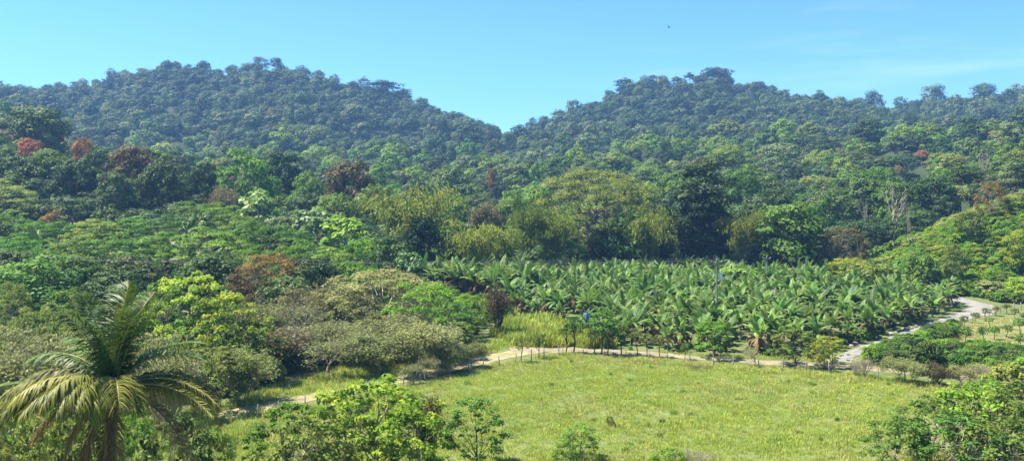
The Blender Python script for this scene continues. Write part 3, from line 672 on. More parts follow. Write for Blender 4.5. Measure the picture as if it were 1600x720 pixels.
if len(X) > NB:
    x, y = X[NB:], Y[NB:]; n = len(x); s = rb.uniform(.8, 1.22, n)*np.where(proj(x, y)[0] < 830, 1.35, 1)
    BP = [merged(p) for p in PROTO['banana']]
    scatter('banana_plantation', np.stack([x, y, terrain(x, y)], -1), np.stack([s, s, s], -1), rb.uniform(0, 6, n), rb.integers(0, 5, n), BP, 'far rows of banana plants merging into one green mass', 'plantation')
for px, py, s, lab in [(60,432,1.5,'far left'),(95,428,1.6,'far left'),(130,436,1.5,'far left'),(150,452,1.3,'behind the coconut palm'),(225,438,1.5,'behind the coconut palm'),(262,436,1.6,'behind the coconut palm'),(300,440,1.5,'behind the coconut palm'),(325,432,1.4,'behind the coconut palm'),(240,450,1.3,'behind the coconut palm'),
                       (500,452,1.3,'beside the amber bush'),(515,442,1.4,'beside the amber bush'),(1215,436,1.95,'at the back near the second pole'),(1240,434,1.95,'at the back near the second pole'),(1260,438,1.95,'at the back near the second pole'),(1235,442,1.95,'at the back near the second pole'),(815,432,1.5,'left of the feathery low tree'),(705,436,1.6,'under the golden bamboo'),(740,434,1.6,'under the golden bamboo'),(680,440,1.5,'under the golden bamboo')]:
    x, y = gnd(px, py) if px > 400 else at(px, 172)
    if px < 400: s *= 1.25
    put('banana_plant', 'banana', x, y, label='tall banana plant standing apart, '+lab, cat='banana plant', group='banana plants outside the plantation', s=s, leaf='leaf_banana')
# low green growth in front of the bananas
def low(name, poly, sp, key, leafs, label, cat, group, hs, seed, dmax=230, part='shrub', ws=1.0):
    r = np.random.default_rng(seed); X, Y = zone(poly, sp, .42, 40, dmax, r); cl = clear(X, Y, .7); X, Y = X[cl], Y[cl]
    for x, y in zip(X, Y):
        P = PROTO[key][0]; h = r.uniform(*hs); j = int(r.integers(len(leafs)))
        put(part, key, x, y, h, h*P['W']/P['H']*r.uniform(.85, 1.2)*ws, label[j % len(label)], cat=cat, group=group, leaf=leafs[j])
    return len(X)
# right hillside
print('hillside', low('hillside_bush', [(1345,452),(1338,420),(1375,398),(1440,372),(1500,338),(1560,318),(1660,300),(1660,470),(1600,474),(1560,468),(1520,456),(1440,446)], 4.8, 'shrub', ['leaf_olive','leaf_fresh','leaf_bright','leaf_olive','leaf_khaki','leaf_yellow','leaf_fresh'],
    ['olive green bush on the steep hillside right of the plantation','fresh green bush on the steep hillside right of the plantation','yellow-green bush on the steep hillside right of the plantation','olive green bush on the steep hillside right of the plantation','khaki bush on the steep hillside right of the plantation','yellowish bush on the steep hillside right of the plantation','bright green bush on the steep hillside right of the plantation'],
    'shrub', 'bushes covering the right hillside', (1.3, 2.6), 61, 232, ws=1.5, part='hillside_bush'))
for px, yt, d, w, key, leaf, lab in [(1550,283,196,52,'airy','leaf_amber','amber and brown leaved tree on the right hillside'),(1585,306,196,44,'broad','leaf_olive','olive tree near the top of the right hillside'),(1518,328,186,44,'broad','leaf_olive','olive green tree halfway up the right hillside'),
    (1490,384,170,40,'broad','leaf_olive','leafy tree low on the right hillside'),(1592,362,172,50,'broad','leaf_bright','fresh green tree on the right hillside'),(1604,432,160,56,'dense','leaf_fresh','dense tree at the foot of the hillside above the gravel road'),(1600,300,205,70,'tall','leaf_grey','greyish tree at the top right of the hillside'),
    (1440,400,166,60,'shrub','leaf_mid','wide low tree between plantation and hillside'),(1540,444,172,50,'shrub','leaf_mid','shaded bush above the bend of the gravel road'),(1580,446,170,56,'shrub','leaf_mid','shaded bush right of the bend of the gravel road')]:
    putpx('hillside_tree', key, px, yt, d, w, lab, leaf=leaf)

# ------------------------------------------------------------------ left and middle shrubs and trees
for px, yt, d, w, key, leaf, bark, lab, nm in [
 (590,420,118,215,'airy','leaf_khaki',None,'wide khaki thin-leaved tree in the middle left','tree'),
 (668,440,110,150,'airy','leaf_fresh',None,'greener thin-leaved tree right of the wide khaki one','tree'),
 (545,462,112,140,'airy','leaf_khaki',None,'lower khaki tree with pale twigs','tree'),
 (560,505,101,80,'upright','leaf_khaki',None,'upright pale twiggy tree under the khaki dome','tree'),
 (620,488,103,90,'upright','leaf_khaki',None,'taller upright pale twiggy tree under the khaki dome','tree'),
 (500,500,102,84,'upright','leaf_khaki',None,'half-bare upright tree left of the khaki dome','tree'),
 (440,505,98,80,'upright','leaf_grey',None,'greyish upright twiggy tree at the end of the row','tree'),
 (680,505,102,70,'upright','leaf_khaki',None,'upright pale tree beside the dark green one','tree'),
 (535,440,120,110,'upright','leaf_khaki',None,'tall pale upright tree at the back of the khaki group','tree'),
 (400,470,103,90,'upright','leaf_khaki',None,'pale upright tree between the bright and khaki trees','tree'),
 (375,540,84,90,'upright','leaf_olive',None,'olive upright tree by the end of the track','tree'),
 (25,530,72,110,'upright','leaf_khaki',None,'pale upright twiggy tree at the far left','tree'),
 (260,545,70,90,'upright','leaf_khaki',None,'pale upright twiggy tree just right of the palm top','tree'),
 (470,450,112,130,'airy','leaf_grey',None,'greyish half-bare tree beside the khaki tree','tree'),
 (468,462,104,110,'bare','leaf_khaki',None,'greyish nearly leafless tree with a mesh of twigs','tree'),
 (590,515,97,110,'barefew','leaf_khaki',None,'pale many-branched bare tree beside the grassy track','tree'),
 (655,500,98,90,'barefew','leaf_khaki','bark_pale','small bare tree with yellow leaves by the track','tree'),
 (515,520,96,100,'bare',None,None,'almost bare tree with long pale branches by the track','tree'),
 (700,470,118,90,'dense','leaf_mid',None,'dense green tree right of the khaki trees','tree'),
 (735,456,124,84,'airy','leaf_fresh',None,'loose green tree at the left edge of the plantation','tree'),
 (710,500,106,84,'neartree','leaf_olive',None,'yellow-flecked small tree near the dirt path','tree'),
 (781,444,122,46,'twiggy','leaf_purple','bark_dark','slender purplish brown tree by the dirt path','tree'),
 (425,394,134,120,'airy','leaf_amber',None,'amber-topped thin-leaved tree in the middle left','tree'),
 (395,415,128,100,'airy','leaf_rust',None,'brownish thin-leaved tree left of the amber one','tree'),
 (490,400,136,90,'dense','leaf_dark',None,'dark dense tree right of the amber one','tree'),
 (450,430,126,90,'dense','leaf_dark',None,'dark low tree under the amber crown','tree'),
 (300,422,96,140,'neartree','leaf_bright',None,'bright yellow-green tree right of the coconut palm','tree'),
 (352,455,92,130,'neartree','leaf_bright',None,'bright yellow-green tree leaning over the fence row','tree'),
 (255,436,104,100,'neartree','leaf_fresh',None,'fresh green tree behind the coconut palm','tree'),
 (395,500,92,110,'neartree','leaf_olive',None,'olive tree at the end of the grassy track','tree'),
 (420,478,106,90,'airy','leaf_khaki',None,'khaki tree between bright and grey trees','tree'),
 (330,540,80,120,'neartree','leaf_olive',None,'shaded small tree right of the palm fronds','tree'),
 (110,448,92,110,'neartree','leaf_fresh',None,'fresh green tree left of the coconut palm','tree'),
 (50,405,124,150,'broad','leaf_mid',None,'broad green tree at the left','tree'),
 (10,440,104,110,'airy','leaf_olive',None,'olive tree at the left edge','tree'),
 (60,478,88,120,'airy','leaf_olive',None,'olive thin-leaved bush tree at the left','tree'),
 (20,505,76,150,'airy','leaf_khaki',None,'khaki thin-leaved bush at the far left','tree'),
 (110,515,78,130,'airy','leaf_khaki',None,'khaki bush behind the palm fronds','tree'),
 (250,520,76,130,'airy','leaf_khaki',None,'khaki bush right behind the palm','tree'),
 (180,420,118,100,'dense','leaf_dark',None,'dark tree directly behind the palm top','tree'),
 (200,398,140,110,'broad','leaf_dark',None,'deep green tree above the palm top','tree'),
 (330,396,134,110,'dense','leaf_dark',None,'dark green tree above the bright ones','tree'),
 (120,398,140,100,'dense','leaf_mid',None,'green tree above the fresh green one','tree'),
 (15,388,138,110,'dense','leaf_dark',None,'dark green tree at the far left','tree'),
 (560,412,140,90,'broad','leaf_fresh',None,'fresh green tree behind the khaki crown','tree'),
 (1113,500,106,66,'neartree','leaf_fresh','bark_dark','round green tree standing by the dirt path','tree'),
 (1243,512,101,74,'neartree','leaf_olive','bark_dark','olive green tree at the edge of the pasture','tree'),
 (1297,524,101,60,'neartree','leaf_yellow',None,'yellow-leaved tree beside the gravel road','tree'),
 (1280,530,98,36,'nearshrub','leaf_yellow',None,'small yellow bush under the yellow tree','bush'),
 (590,588,61,190,'nearshrub','leaf_bright',None,'large yellow-green bush in front with bare stems','bush'),
 (535,606,60,130,'nearshrub','leaf_bright',None,'yellow-green bush at the left of the large one','bush'),
 (650,636,59,120,'nearshrub','leaf_bright',None,'yellow-green bush at the right of the large one','bush'),
 (450,626,60,130,'nearshrub','leaf_fresh',None,'green bush at the lower left centre','bush'),
 (478,650,56,150,'nearshrub','leaf_olive',None,'olive twiggy bush at the bottom left centre','bush'),
 (672,614,62,50,'twiggy','leaf_rust','bark_dark','small reddish-brown shrub among the yellow-green ones','bush'),
 (742,618,64,104,'neartree','leaf_mid','bark_dark','dark green dense bush standing in the pasture','bush'),
 (908,660,66,62,'neartree','leaf_mid','bark_dark','small dark bush at the bottom edge of the pasture','bush'),
 (885,690,62,44,'nearshrub','leaf_fresh',None,'pale green bush next to the small dark one','bush'),
 (1460,618,66,130,'nearshrub','leaf_mid',None,'green bush at the left end of the right thicket','bush'),
 (1530,596,66,150,'nearshrub','leaf_fresh',None,'tall bush in the middle of the right thicket','bush'),
 (1590,600,64,130,'nearshrub','leaf_olive',None,'olive bush at the right edge thicket','bush'),
 (1400,655,61,110,'nearshrub','leaf_mid',None,'low green bush at the bottom of the right thicket','bush'),
 (1500,645,60,150,'nearshrub','leaf_mid',None,'mid green bush at the bottom of the right thicket','bush'),
 (1570,650,58,150,'nearshrub','leaf_olive',None,'olive bush in the bottom right corner','bush'),
 (1580,568,86,70,'shrub','leaf_olive',None,'olive bush by the fence at the right edge','bush'),
 (1545,588,78,60,'nearshrub','leaf_fresh',None,'light green bush above the right thicket','bush'),
 (270,650,44,150,'nearshrub','leaf_dark',None,'dark bush right of the palm trunk','bush'),
 (330,664,46,100,'nearshrub','leaf_olive',None,'olive bush right of the dark bush below the palm','bush'),
 (70,620,50,130,'nearshrub','leaf_fresh',None,'green bush under the left palm fronds','bush'),
 (110,650,44,130,'nearshrub','leaf_olive',None,'olive bush left of the palm trunk','bush'),
 (20,640,46,120,'nearshrub','leaf_olive',None,'olive bush in the bottom left corner','bush'),
 (200,640,52,110,'nearshrub','leaf_fresh',None,'bush behind the palm trunk','bush'),
 (953,655,75,14,'nearshrub','leaf_dark',None,'tiny dark plant alone in the grass','bush'),
 (1088,697,62,80,'bareshrub','leaf_khaki','bark_pale','dry twiggy shrub standing for a faint dry patch of the pasture','bush'),  # small shrub in place of a dry patch of grass
 (1045,697,61,60,'nearshrub','leaf_bright',None,'low bright sprig beside the dry patch','bush'),
]:
    putpx('small_tree' if nm == 'tree' else 'bush', key, px, yt, d, w, lab, leaf=leaf, bark=bark, cat='tree' if nm == 'tree' else 'bush')
# bushes that fill the left thicket
low('thicket', [(-80,445),(200,440),(420,440),(560,450),(640,470),(640,520),(520,560),(440,600),(330,640),(-80,640)], 6.6, 'shrub', ['leaf_olive','leaf_mid','leaf_khaki','leaf_dark'],
    ['olive undergrowth bush in the left thicket','mid green undergrowth bush in the left thicket','khaki undergrowth bush in the left thicket','dark undergrowth bush in the left thicket'], 'shrub', 'bushes of the left thicket', (2.0, 4.0), 71, 170, part='thicket_bush')
low('hedge', [(1352,562),(1368,552),(1416,538),(1456,527),(1490,517),(1500,520),(1450,546),(1560,556),(1660,562),(1660,592),(1500,582),(1400,574),(1345,572)], 1.7, 'shrub', ['leaf_mid','leaf_fresh','leaf_dark'],
    ['mid green bush in the hedge between gravel road and field','fresh green bush in the hedge between gravel road and field','dark green bush in the hedge between gravel road and field'], 'shrub', 'hedge bushes beside the gravel road', (1.3, 2.2), 73, 130, part='hedge_bush')
putpx('small_tree', 'shrub', 1448, 533, 96, 52, 'taller dark bush in the middle of the hedge row', leaf='leaf_dark')
low('roadside', [(1300,536),(1380,514),(1430,498),(1470,488),(1474,492),(1436,504),(1376,522),(1312,545)], 1.9, 'shrub', ['leaf_mid','leaf_dark'], ['low green bush under the banana plants along the gravel road','low dark bush under the banana plants along the gravel road'], 'shrub', 'low bushes along the gravel road', (.9, 1.6), 74, 140, part='roadside_bush')
low('bend', [(1545,472),(1530,464),(1640,464),(1680,478),(1610,478),(1575,474)], 3.0, 'shrub', ['leaf_dark','leaf_mid'], ['dark bush above the bend of the road','mid green bush above the bend of the road'], 'shrub', 'bushes above the road bend', (1.5, 2.8), 75, 170)
low('pathside', [(960,545),(1320,552),(1300,560),(1180,556),(1050,550),(960,547)], 2.4, 'shrub', ['leaf_fresh','leaf_mid'], ['low fresh green weed clump between bananas and dirt path','low mid green weed clump between bananas and dirt path'], 'shrub', 'weed clumps along the dirt path', (.5, 1.1), 76, 130, part='weed_clump')

# saplings in the dry field
for px, py, h, lab in [(1535,535,2.3,'second'),(1554,531,2.2,'third'),(1575,528,2.1,'fourth'),(1593,523,2.6,'rightmost'),(1491,536,2.5,'leftmost'),(1510,538,2.4,'next to the leftmost'),(1594,545,2.0,'lowest at the right')]:
    x, y = gnd(px, py); put('sapling', 'sapling', x, y, h, h*.8, 'young round-crowned sapling in the front row of the dry field, '+lab, group='saplings in the dry field', leaf='leaf_mid')
for px, py in [(1525,505),(1540,498),(1556,494),(1572,490),(1586,498),(1506,512),(1490,518),(1600,505),(1470,522),(1545,512)]:
    x, y = gnd(px, py); put('sapling', 'sapling', x, y, 1.9, 1.5, 'small sapling in the back row of the dry field near the road', group='small saplings at the back of the dry field', leaf='leaf_olive')

# living fence along the dirt path
for px, yb, h, lab in [(884,551,4.6,'leftmost tree of the living fence'),(897,551,5,'second tree of the living fence'),(930,552,4.4,'third tree of the living fence'),(941,555,6,'tallest tree of the living fence'),(951,556,4.8,'tree right of the tallest in the living fence'),(970,554,4.6,'living fence tree below the blue bag'),(995,556,3.6,'small living fence tree in the middle'),(1011,558,3.2,'leaning living fence tree'),(1030,558,3,'forked living fence tree'),
    (842,560,3.4,'thin fence tree where the paths meet'),(815,566,3.2,'thin fence tree left of the path junction'),(1071,562,2.2,'cut stump-like fence tree')]:
    x, y = gnd(px, yb); put('fence_tree', 'livefence', x, y, h, h*.62, lab, group='trees of the living fence', leaf='leaf_mid' if h > 4 else 'leaf_olive')
for px, yb, h, key, lab in [(700,583,3.4,'barefew','bare pale fence tree above the yellow-green bush'),(738,575,3.2,'barefew','bare fence tree with spreading twigs'),(663,594,2.8,'bare','low bare branchy tree on the fence line'),(645,600,2.4,'bare','dark bare branch heap on the fence line'),(1180,574,2.6,'bare','pale fallen branches by the dirt path'),
    (1405,596,2.8,'barefew','dry tangle by the right fence'),(1425,600,2.6,'barefew','second dry tangle by the right fence'),(1500,604,2.5,'barefew','dry thorny tangle by the right fence'),(1350,590,2.4,'bareshrub','dry grey brush by the right fence'),(1465,602,2.6,'twiggy','dark brown brush at the right fence'),(1535,606,2.6,'bareshrub','dry brush near the right edge of the fence'),(1530,600,2.4,'barefew','dry tangle at the end of the right fence')]:
    x, y = gnd(px, yb); P = PROTO[key][0]; put('fence_brush', key, x, y, h, h*1.15, lab, cat='brush', leaf='leaf_khaki' if key == 'barefew' else None)
# ------------------------------------------------------------------ coconut palm, frond by frond
def frond(seed, az, e0, e1, L, mat_t=.5, ll=1.0, hang=.8, curl=1.3, roll=0):
    """one frond from the crown at the origin: az 0 = right in the view, 90 = away"""
    r = np.random.default_rng(seed); g = G(); n = 16; p = [np.zeros(3)]; h = np.array([cos(R(az)), sin(R(az)), 0]); dirs = []
    for i in range(n):
        e = R(e0+(e1-e0)*((i+.5)/n)**curl); d = h*cos(e)+np.array([0, 0, 1])*sin(e); dirs.append(d); p.append(p[-1]+d*L/n)
    p = np.array(p); dirs.append(dirs[-1]); dirs = np.array(dirs)
    g2 = G(); g2.tube(p, np.linspace(.055, .012, n+1), 5, .6)
    side0 = np.cross(h, [0, 0, 1]); m = 104
    for k in range(m):
        t = .13+.87*k/(m-1); f = t*n; i = min(int(f), n-1); q = p[i]*(1-f+i)+p[i+1]*(f-i); d = dirs[i]
        l = ll*(math.sin(min(1, t*1.02)*pi)**.45*.85+.22)*r.uniform(.85, 1.12)
        nrm = np.cross(side0, d)
        for sg in (-1, 1):
            s = side0*sg*.9+d*(.35+.5*t)+nrm*(.22+roll*sg)+unit(r, 1)[0]*.22; s /= np.linalg.norm(s); pts = [q]; dr = s
            hg = hang*r.uniform(.5, 1.4); l *= 1 if r.random() > .08 else .4
            for j in range(4):
                pts.append(pts[-1]+dr*l/4); dr = dr+np.array([0, 0, -hg*.55]); dr /= np.linalg.norm(dr)
            pts = np.array(pts); wv = np.cross(s, [0, 0, 1.]); wv = wv/(np.linalg.norm(wv)+1e-6)*.5+d*.5; w = .04*np.array([.7, 1, .9, .6, .1])
            v = np.concatenate([pts+wv*w[:, None], pts-wv*w[:, None]]); qd = [[j, j+1, j+6, j+5] for j in range(4)]
            g.add(v, qd, np.clip(mat_t+r.normal()*.14, 0, 1))
    return g, g2
def palm(px, yc, d, label, fronds, H=None, trunk_bend=(0, 0), seed=1, s=1.0):
    x, y = at(px, d); zc = CAMZ-(yc-YH)*d/F; zg = float(terrain(x, y)); r = np.random.default_rng(seed)
    o = bpy.data.objects.new('coconut_palm', None); COL.objects.link(o); o.location = (x, y, zg); tag(o, label, 'palm tree')
    t = np.linspace(0, 1, 26); hgt = zc-zg; g = G(); rad = .14+.12*np.exp(-t*9)+.03*(np.arange(26) % 2)*.5
    pts = np.stack([trunk_bend[0]*(1-t)**1.6, trunk_bend[1]*(1-t)**1.6, -.3+(hgt+.3)*t], -1); g.tube(pts, rad, 10)
    link('trunk', g.mesh('trunk', ['palm_trunk'], True), o)
    for i, f in enumerate(fronds):
        mat, rm = f[-1]; g1, g2 = frond(seed*100+i, *f[:-1])
        me = g1.mesh('frond', [mat]); c = link('frond', me, o); c.location = (0, 0, hgt)
        if mat == 'palm_dry': c['label'] = 'dry greyish brown hanging frond'
        sb = link('rachis', g2.mesh('rachis', [rm], True), c)
    # fibre and nuts at the heart
    g = G()
    for i in range(26):
        a = i*2.4; e = unit(r, 1)[0]*.12; b = np.array([cos(a)*.16, sin(a)*.16, hgt-.55]); g.tube(limb(b, b+np.array([cos(a)*.35, sin(a)*.35, .9])+e, r, 4, .2), [.07, .06, .04, .02], 5)
    link('leaf_bases', g.mesh('leaf_bases', ['palm_trunk'], True), o)
    for i in range(7):
        a = i*.9; g = G(); c0 = np.array([cos(a)*.34, sin(a)*.34, hgt-.35-.12*(i % 3)]); tt = np.linspace(-1, 1, 9); g.tube(c0+np.array([0, 0, 1])*tt[:, None]*.15, .125*np.sqrt(np.clip(1-tt*tt, .0, 1))+.002, 9)
        link('coconut', g.mesh('coconut', ['coconut'], True), o)
    return o
GR = ('palm_green', 'rachis'); OL = ('palm_olive', 'rachis'); DR = ('palm_dry', 'palm_trunk'); OR = ('palm_olive', 'rachis_orange')
FR = [ # azimuth, start and end elevation, length, tint, leaflet length, hang, curl, roll
 (60, 88, 70, 5.0, .35, 1.1, .3, 1.2, 0, GR), (160, 80, 50, 5.1, .3, 1.1, .45, 1.2, 0, GR), (-60, 87, 42, 4.6, .5, 1.1, .5, 1.3, 0, GR), (14, 76, 40, 5.0, .5, 1.1, .55, 1.4, 0, GR), (186, 72, 34, 5.0, .5, 1.1, .6, 1.5, 0, GR),
 (100, 80, 50, 5.2, .4, 1.1, .4, 1.3, 0, GR), (220, 84, 30, 4.8, .25, 1.1, .5, 1.4, 0, GR), (330, 82, 30, 4.8, .3, 1.1, .5, 1.4, 0, GR), (75, 74, 30, 5.2, .2, 1.1, .5, 1.4, 0, GR), (120, 70, 10, 5.2, .2, 1.1, .6, 1.4, 0, GR),
 (12, 62, -34, 4.8, .3, 1.1, .8, 1.1, 0, GR), (40, 55, -20, 5.0, .3, 1.1, .8, 1.2, 0, GR), (172, 62, -34, 4.9, .55, 1.1, .8, 1.1, 0, GR), (140, 52, -10, 5.1, .4, 1.1, .7, 1.2, 0, GR), (186, 56, -56, 5.0, .6, 1.1, .9, 1.0, 0, OL),
 (-4, 34, -46, 5.4, .75, 1.35, 1.3, 1.0, 0, OL), (-14, 26, -44, 5.6, .6, 1.35, 1.4, 1.0, 0, OL), (6, 40, -50, 5.2, .5, 1.3, 1.2, 1.0, 0, OL), (192, 40, -52, 5.6, .6, 1.3, 1.1, 1.0, 0, OL), (212, 50, -52, 4.6, .85, 1.2, 1.0, 1.0, 0, OL), (236, 64, -66, 4.0, .7, 1.2, 1.1, 1.0, 0, OL),
 (180, 18, -38, 5.7, .5, 1.2, 1.3, 1.1, 0, OL), (194, 6, -36, 5.3, .45, 1.1, 1.4, 1.2, 0, OR), (166, 30, -36, 5.5, .4, 1.2, 1.1, 1.0, 0, OL), (-60, 58, -60, 4.0, .6, 1.2, 1.1, 1.0, 0, OL), (262, 60, -74, 3.6, .5, 1.2, 1.2, 1.0, 0, OL),
 (20, 12, -56, 5.3, .2, 1.2, 1.5, 1.0, 0, DR), (-22, 6, -62, 5.2, .4, 1.2, 1.6, 1.0, 0, DR), (172, -4, -60, 4.8, .4, 1.1, 1.6, 1.0, 0, DR), (300, -35, -87, 4.2, .5, 1.0, 1.8, .6, 0, DR), (200, -20, -84, 3.8, .3, 1.0, 1.8, .7, 0, DR), 
 (275, -45, -88, 3.8, .25, .8, 1.8, .6, 0, DR), (235, -40, -87, 4.0, .15, .9, 1.8, .6, 0, DR), (285, -50, -88, 4.4, .1, .8, 1.8, .6, 0, DR)]
FR += [(f[0]+13, f[1]-7, f[2]-4, f[3]*.93, 1-f[4])+f[5:] for f in FR if f[-1] is OL]
palm(176, 612, 38, 'big coconut palm with drooping yellowish fronds at the lower left', FR, seed=3)
palm(-95, 676, 40, 'second coconut palm just outside the left edge, one frond reaching in', [
 (10, 45, -40, 5.4, .6, 1.0, 1.0, 1.0, 0, OL), (-20, 30, -55, 5.2, .6, 1.0, 1.0, 1.0, 0, OL), (50, 60, -20, 5.0, .4, 1.0, .7, 1.0, 0, GR), (110, 70, 0, 5.0, .4, 1.0, .7, 1.0, 0, GR), (200, 50, -40, 5.0, .4, 1.0, .9, 1.0, 0, OL), (150, 50, -40, 5.0, .4, 1.0, .9, 1.0, 0, GR), (270, 60, -50, 5.0, .4, 1.0, .9, 1.0, 0, GR), (330, 70, -10, 5.0, .4, 1.0, .9, 1.0, 0, GR)], seed=5)

# ------------------------------------------------------------------ poles, wires, fence and small things
def pole(px, d, zt, label, white):
    x, y = at(px, d); o = bpy.data.objects.new('utility_pole', None); COL.objects.link(o); o.location = (x, y, float(terrain(x, y))); tag(o, label, 'utility pole'); h = zt-o.location.z
    g = G(); g.tube([(0, 0, -.3), (0, 0, h*.5), (0, 0, h)], [.17, .14, .11], 12); link('shaft', g.mesh('shaft', ['concrete'], True), o)
    g = G(); g.tube([(-.9, 0, h-.35), (-.3, 0, h-.35), (.3, 0, h-.35), (.9, 0, h-.35)], .06, 4); g.tube([(-.6, 0, h-.35), (0, 0, h-.95)], .025, 4); g.tube([(.6, 0, h-.35), (0, 0, h-.95)], .025, 4); link('crossarm', g.mesh('crossarm', ['wood_post']), o)
    for sx in (-.8, 0, .8):
        g = G(); b = h-.3 if sx else h; g.tube([(sx, 0, b), (sx, 0, b+.06), (sx, 0, b+.1), (sx, 0, b+.16), (sx, 0, b+.2)], [.03, .07, .045, .07, .03], 8); link('insulator', g.mesh('insulator', ['white_paint'], True), o)
    if white:
        b = h-3.1; g = G(); g.tube([(.1, 0, b+1.05), (.6, 0, b+1.1)], .035, 5); g.tube([(.0, 0, b+.3), (.45, 0, b+.35)], .03, 5); link('bracket', g.mesh('bracket', ['wire']), o)
        g = G(); g.tube([(.6, 0, b-.15), (.6, 0, b-.1), (.6, 0, b+.5), (.6, 0, b+.95), (.6, 0, b+1.1), (.6, 0, b+1.15)], [.02, .3, .27, .17, .12, .02], 12); link('canister', g.mesh('canister', ['white_paint'], True), o)
    return x, y, zt
a = pole(1120, 131, 10.4, 'grey utility pole with a white canister among the banana plants', True)
b = pole(1198, 176, 7.4, 'second grey utility pole at the back of the plantation', False)
c = pole(80, 133, 10.4, 'utility pole hidden among the trees at the left', False)
o = bpy.data.objects.new('power_line', None); COL.objects.link(o); o.location = a; tag(o, 'thin straight power line crossing in front of the trees', 'power line')
for dz, dx in ((-.12, -.8), (.18, 0), (-.12, .8)):
    t = np.linspace(0, 1, 30)[:, None]; p = np.array([0, 0, dz])+t*(np.array(c)-np.array(a)); p[:, 2] -= 4*.55*(t*(1-t))[:, 0]; p[:, 1] += dx*.5; g = G(); g.tube(p, .014, 4); link('wire', g.mesh('wire', ['wire']), o)

def fence(pts, gap, label):
    c = np.array([gnd(*p) for p in pts]); s = np.concatenate([[0], np.cumsum(np.linalg.norm(np.diff(c, axis=0), axis=1))]); n = int(s[-1]/gap); r = np.random.default_rng(n)
    o = bpy.data.objects.new('wire_fence', None); COL.objects.link(o); o.location = (c[0][0], c[0][1], 0); tag(o, label, 'fence'); tops = []
    for i in range(n+1):
        t = s[-1]*i/n; x = np.interp(t, s, c[:, 0])+r.normal()*.12; y = np.interp(t, s, c[:, 1])+r.normal()*.12; z = float(terrain(x, y)); h = r.uniform(1.15, 1.6); g = G()
        l = r.normal(size=2)*.07; g.tube([(0, 0, -.25), (l[0]*.4, l[1]*.4, h*.4), (l[0], l[1], h), (l[0], l[1], h+.02)], np.array([.075, .065, .055, .01])*r.uniform(.8, 1.3), 6)
        k = link('post', g.mesh('post', ['wood_post'], True), o); k.location = (x-c[0][0], y-c[0][1], z); tops.append((x-c[0][0], y-c[0][1], z))
    tops = np.array(tops)
    for hh in (.4, .75, 1.1):
        g = G(); g.tube(tops+np.array([.06, .06, hh]), .006, 3); link('wire', g.mesh('wire', ['wire']), o)
fence([(872,556),(820,566),(760,577),(700,590),(640,604),(560,622),(480,640),(400,656)], 2.4, 'crooked post and wire fence between grassy track and pasture')
fence([(880,555),(960,559),(1060,566),(1150,573),(1250,580),(1330,588),(1420,600),(1520,610),(1640,622)], 2.6, 'post and wire fence along the far and right edge of the pasture')
fence([(1495,509),(1530,499),(1556,491),(1600,484),(1660,484)], 2.4, 'short row of pale posts between gravel road and dry field')

# blue bag over a banana bunch
x, y = gnd(917, 541); o = bpy.data.objects.new('fruit_bag', None); COL.objects.link(o); z = CAMZ-(494-YH)*y/F; o.location = (x, y, z); tag(o, 'blue plastic bag tied over a banana bunch at the front of the plantation', 'plastic bag')
g = G(); g.tube([(0, 0, -.75), (0, 0, -.68), (.03, 0, -.3), (0, .02, .1), (0, 0, .45), (.02, 0, .6), (.02, 0, .75)], [.02, .2, .25, .26, .18, .05, .08], 12); link('sack', g.mesh('sack', ['blue_plastic'], True), o)
g = G(); g.tube([(.02, 0, .58), (.02, 0, .64)], .09, 10); link('tie', g.mesh('tie', ['wire']), o)
put('banana_plant', 'banana', x+.55, y+.35, label='banana plant carrying the blue bag', cat='banana plant', s=1.1)
# stones along the road
r8 = np.random.default_rng(88)
for i, (px, py) in enumerate([(1408,517),(1413,515),(1419,515),(1425,513),(1400,520),(1336,538),(1342,536),(1330,541),(1432,511),(1393,522)]):
    x, y = gnd(px, py); g = G(); s = r8.uniform(.25, .5); t = np.linspace(-1, 1, 6); g.tube(np.stack([t*0, t*0, (t*.5+.3)*s], -1)+r8.normal(size=(6, 3))*.04*s, s*np.sqrt(np.clip(1-t*t, .01, 1))*r8.uniform(.8, 1.2, 6), 7)
    o = link('boulder', g.mesh('boulder', ['stone'])); o.location = (x, y, 0); tag(o, 'pale stone in the row along the left edge of the gravel road' if px > 1380 else 'pale stone where the gravel road meets the path', 'stone', 'stones along the gravel road')
# fallen leaves and brush heap in the pasture
x, y = gnd(1092, 576); g = G()
for i in range(70):
    p = np.array([r8.normal()*1.1, r8.normal()*.6, .08+.25*r8.random()]); dd = unit(r8, 1)[0]*np.array([1, 1, .25]); g.tube([p-dd*.5, p, p+dd*.5], [.02, .035, .015], 4)
o = link('brush_pile', g.mesh('brush_pile', ['dead_leaf'])); o.location = (x, y, float(terrain(x, y))); tag(o, 'low brown pile of dead branches near the dirt path', 'brush pile')
# soaring bird
x, y = at(1045, 150); g = G(); t = np.linspace(-1, 1, 9); g.tube(np.stack([t*0, t*.28, t*0], -1), .08*np.sqrt(np.clip(1-t*t, .02, 1)), 6)
for sg in (-1, 1):
    for i in range(5):
        a0, a1 = i/5, (i+1)/5; zz = lambda u: .22*math.sin(u*pi*.8)
        g.add([(sg*a0*.75, .12-.02*i, zz(a0)), (sg*a1*.75, .10-.02*i, zz(a1)), (sg*a1*.75, -.12+.03*i, zz(a1)+.01), (sg*a0*.75, -.14+.02*i, zz(a0)+.01)], [[0, 1, 2, 3]], .5)
g.add([(-.04, -.22, 0), (.04, -.22, 0), (.1, -.42, 0), (-.1, -.42, 0)], [[0, 1, 2, 3]], .5)
o = link('bird', g.mesh('bird', ['bird_dark'])); o.location = (x, y, CAMZ+(YH-43)*150/F); o.rotation_euler = (.3, .2, .6); tag(o, 'small dark bird soaring in the blue sky', 'bird')

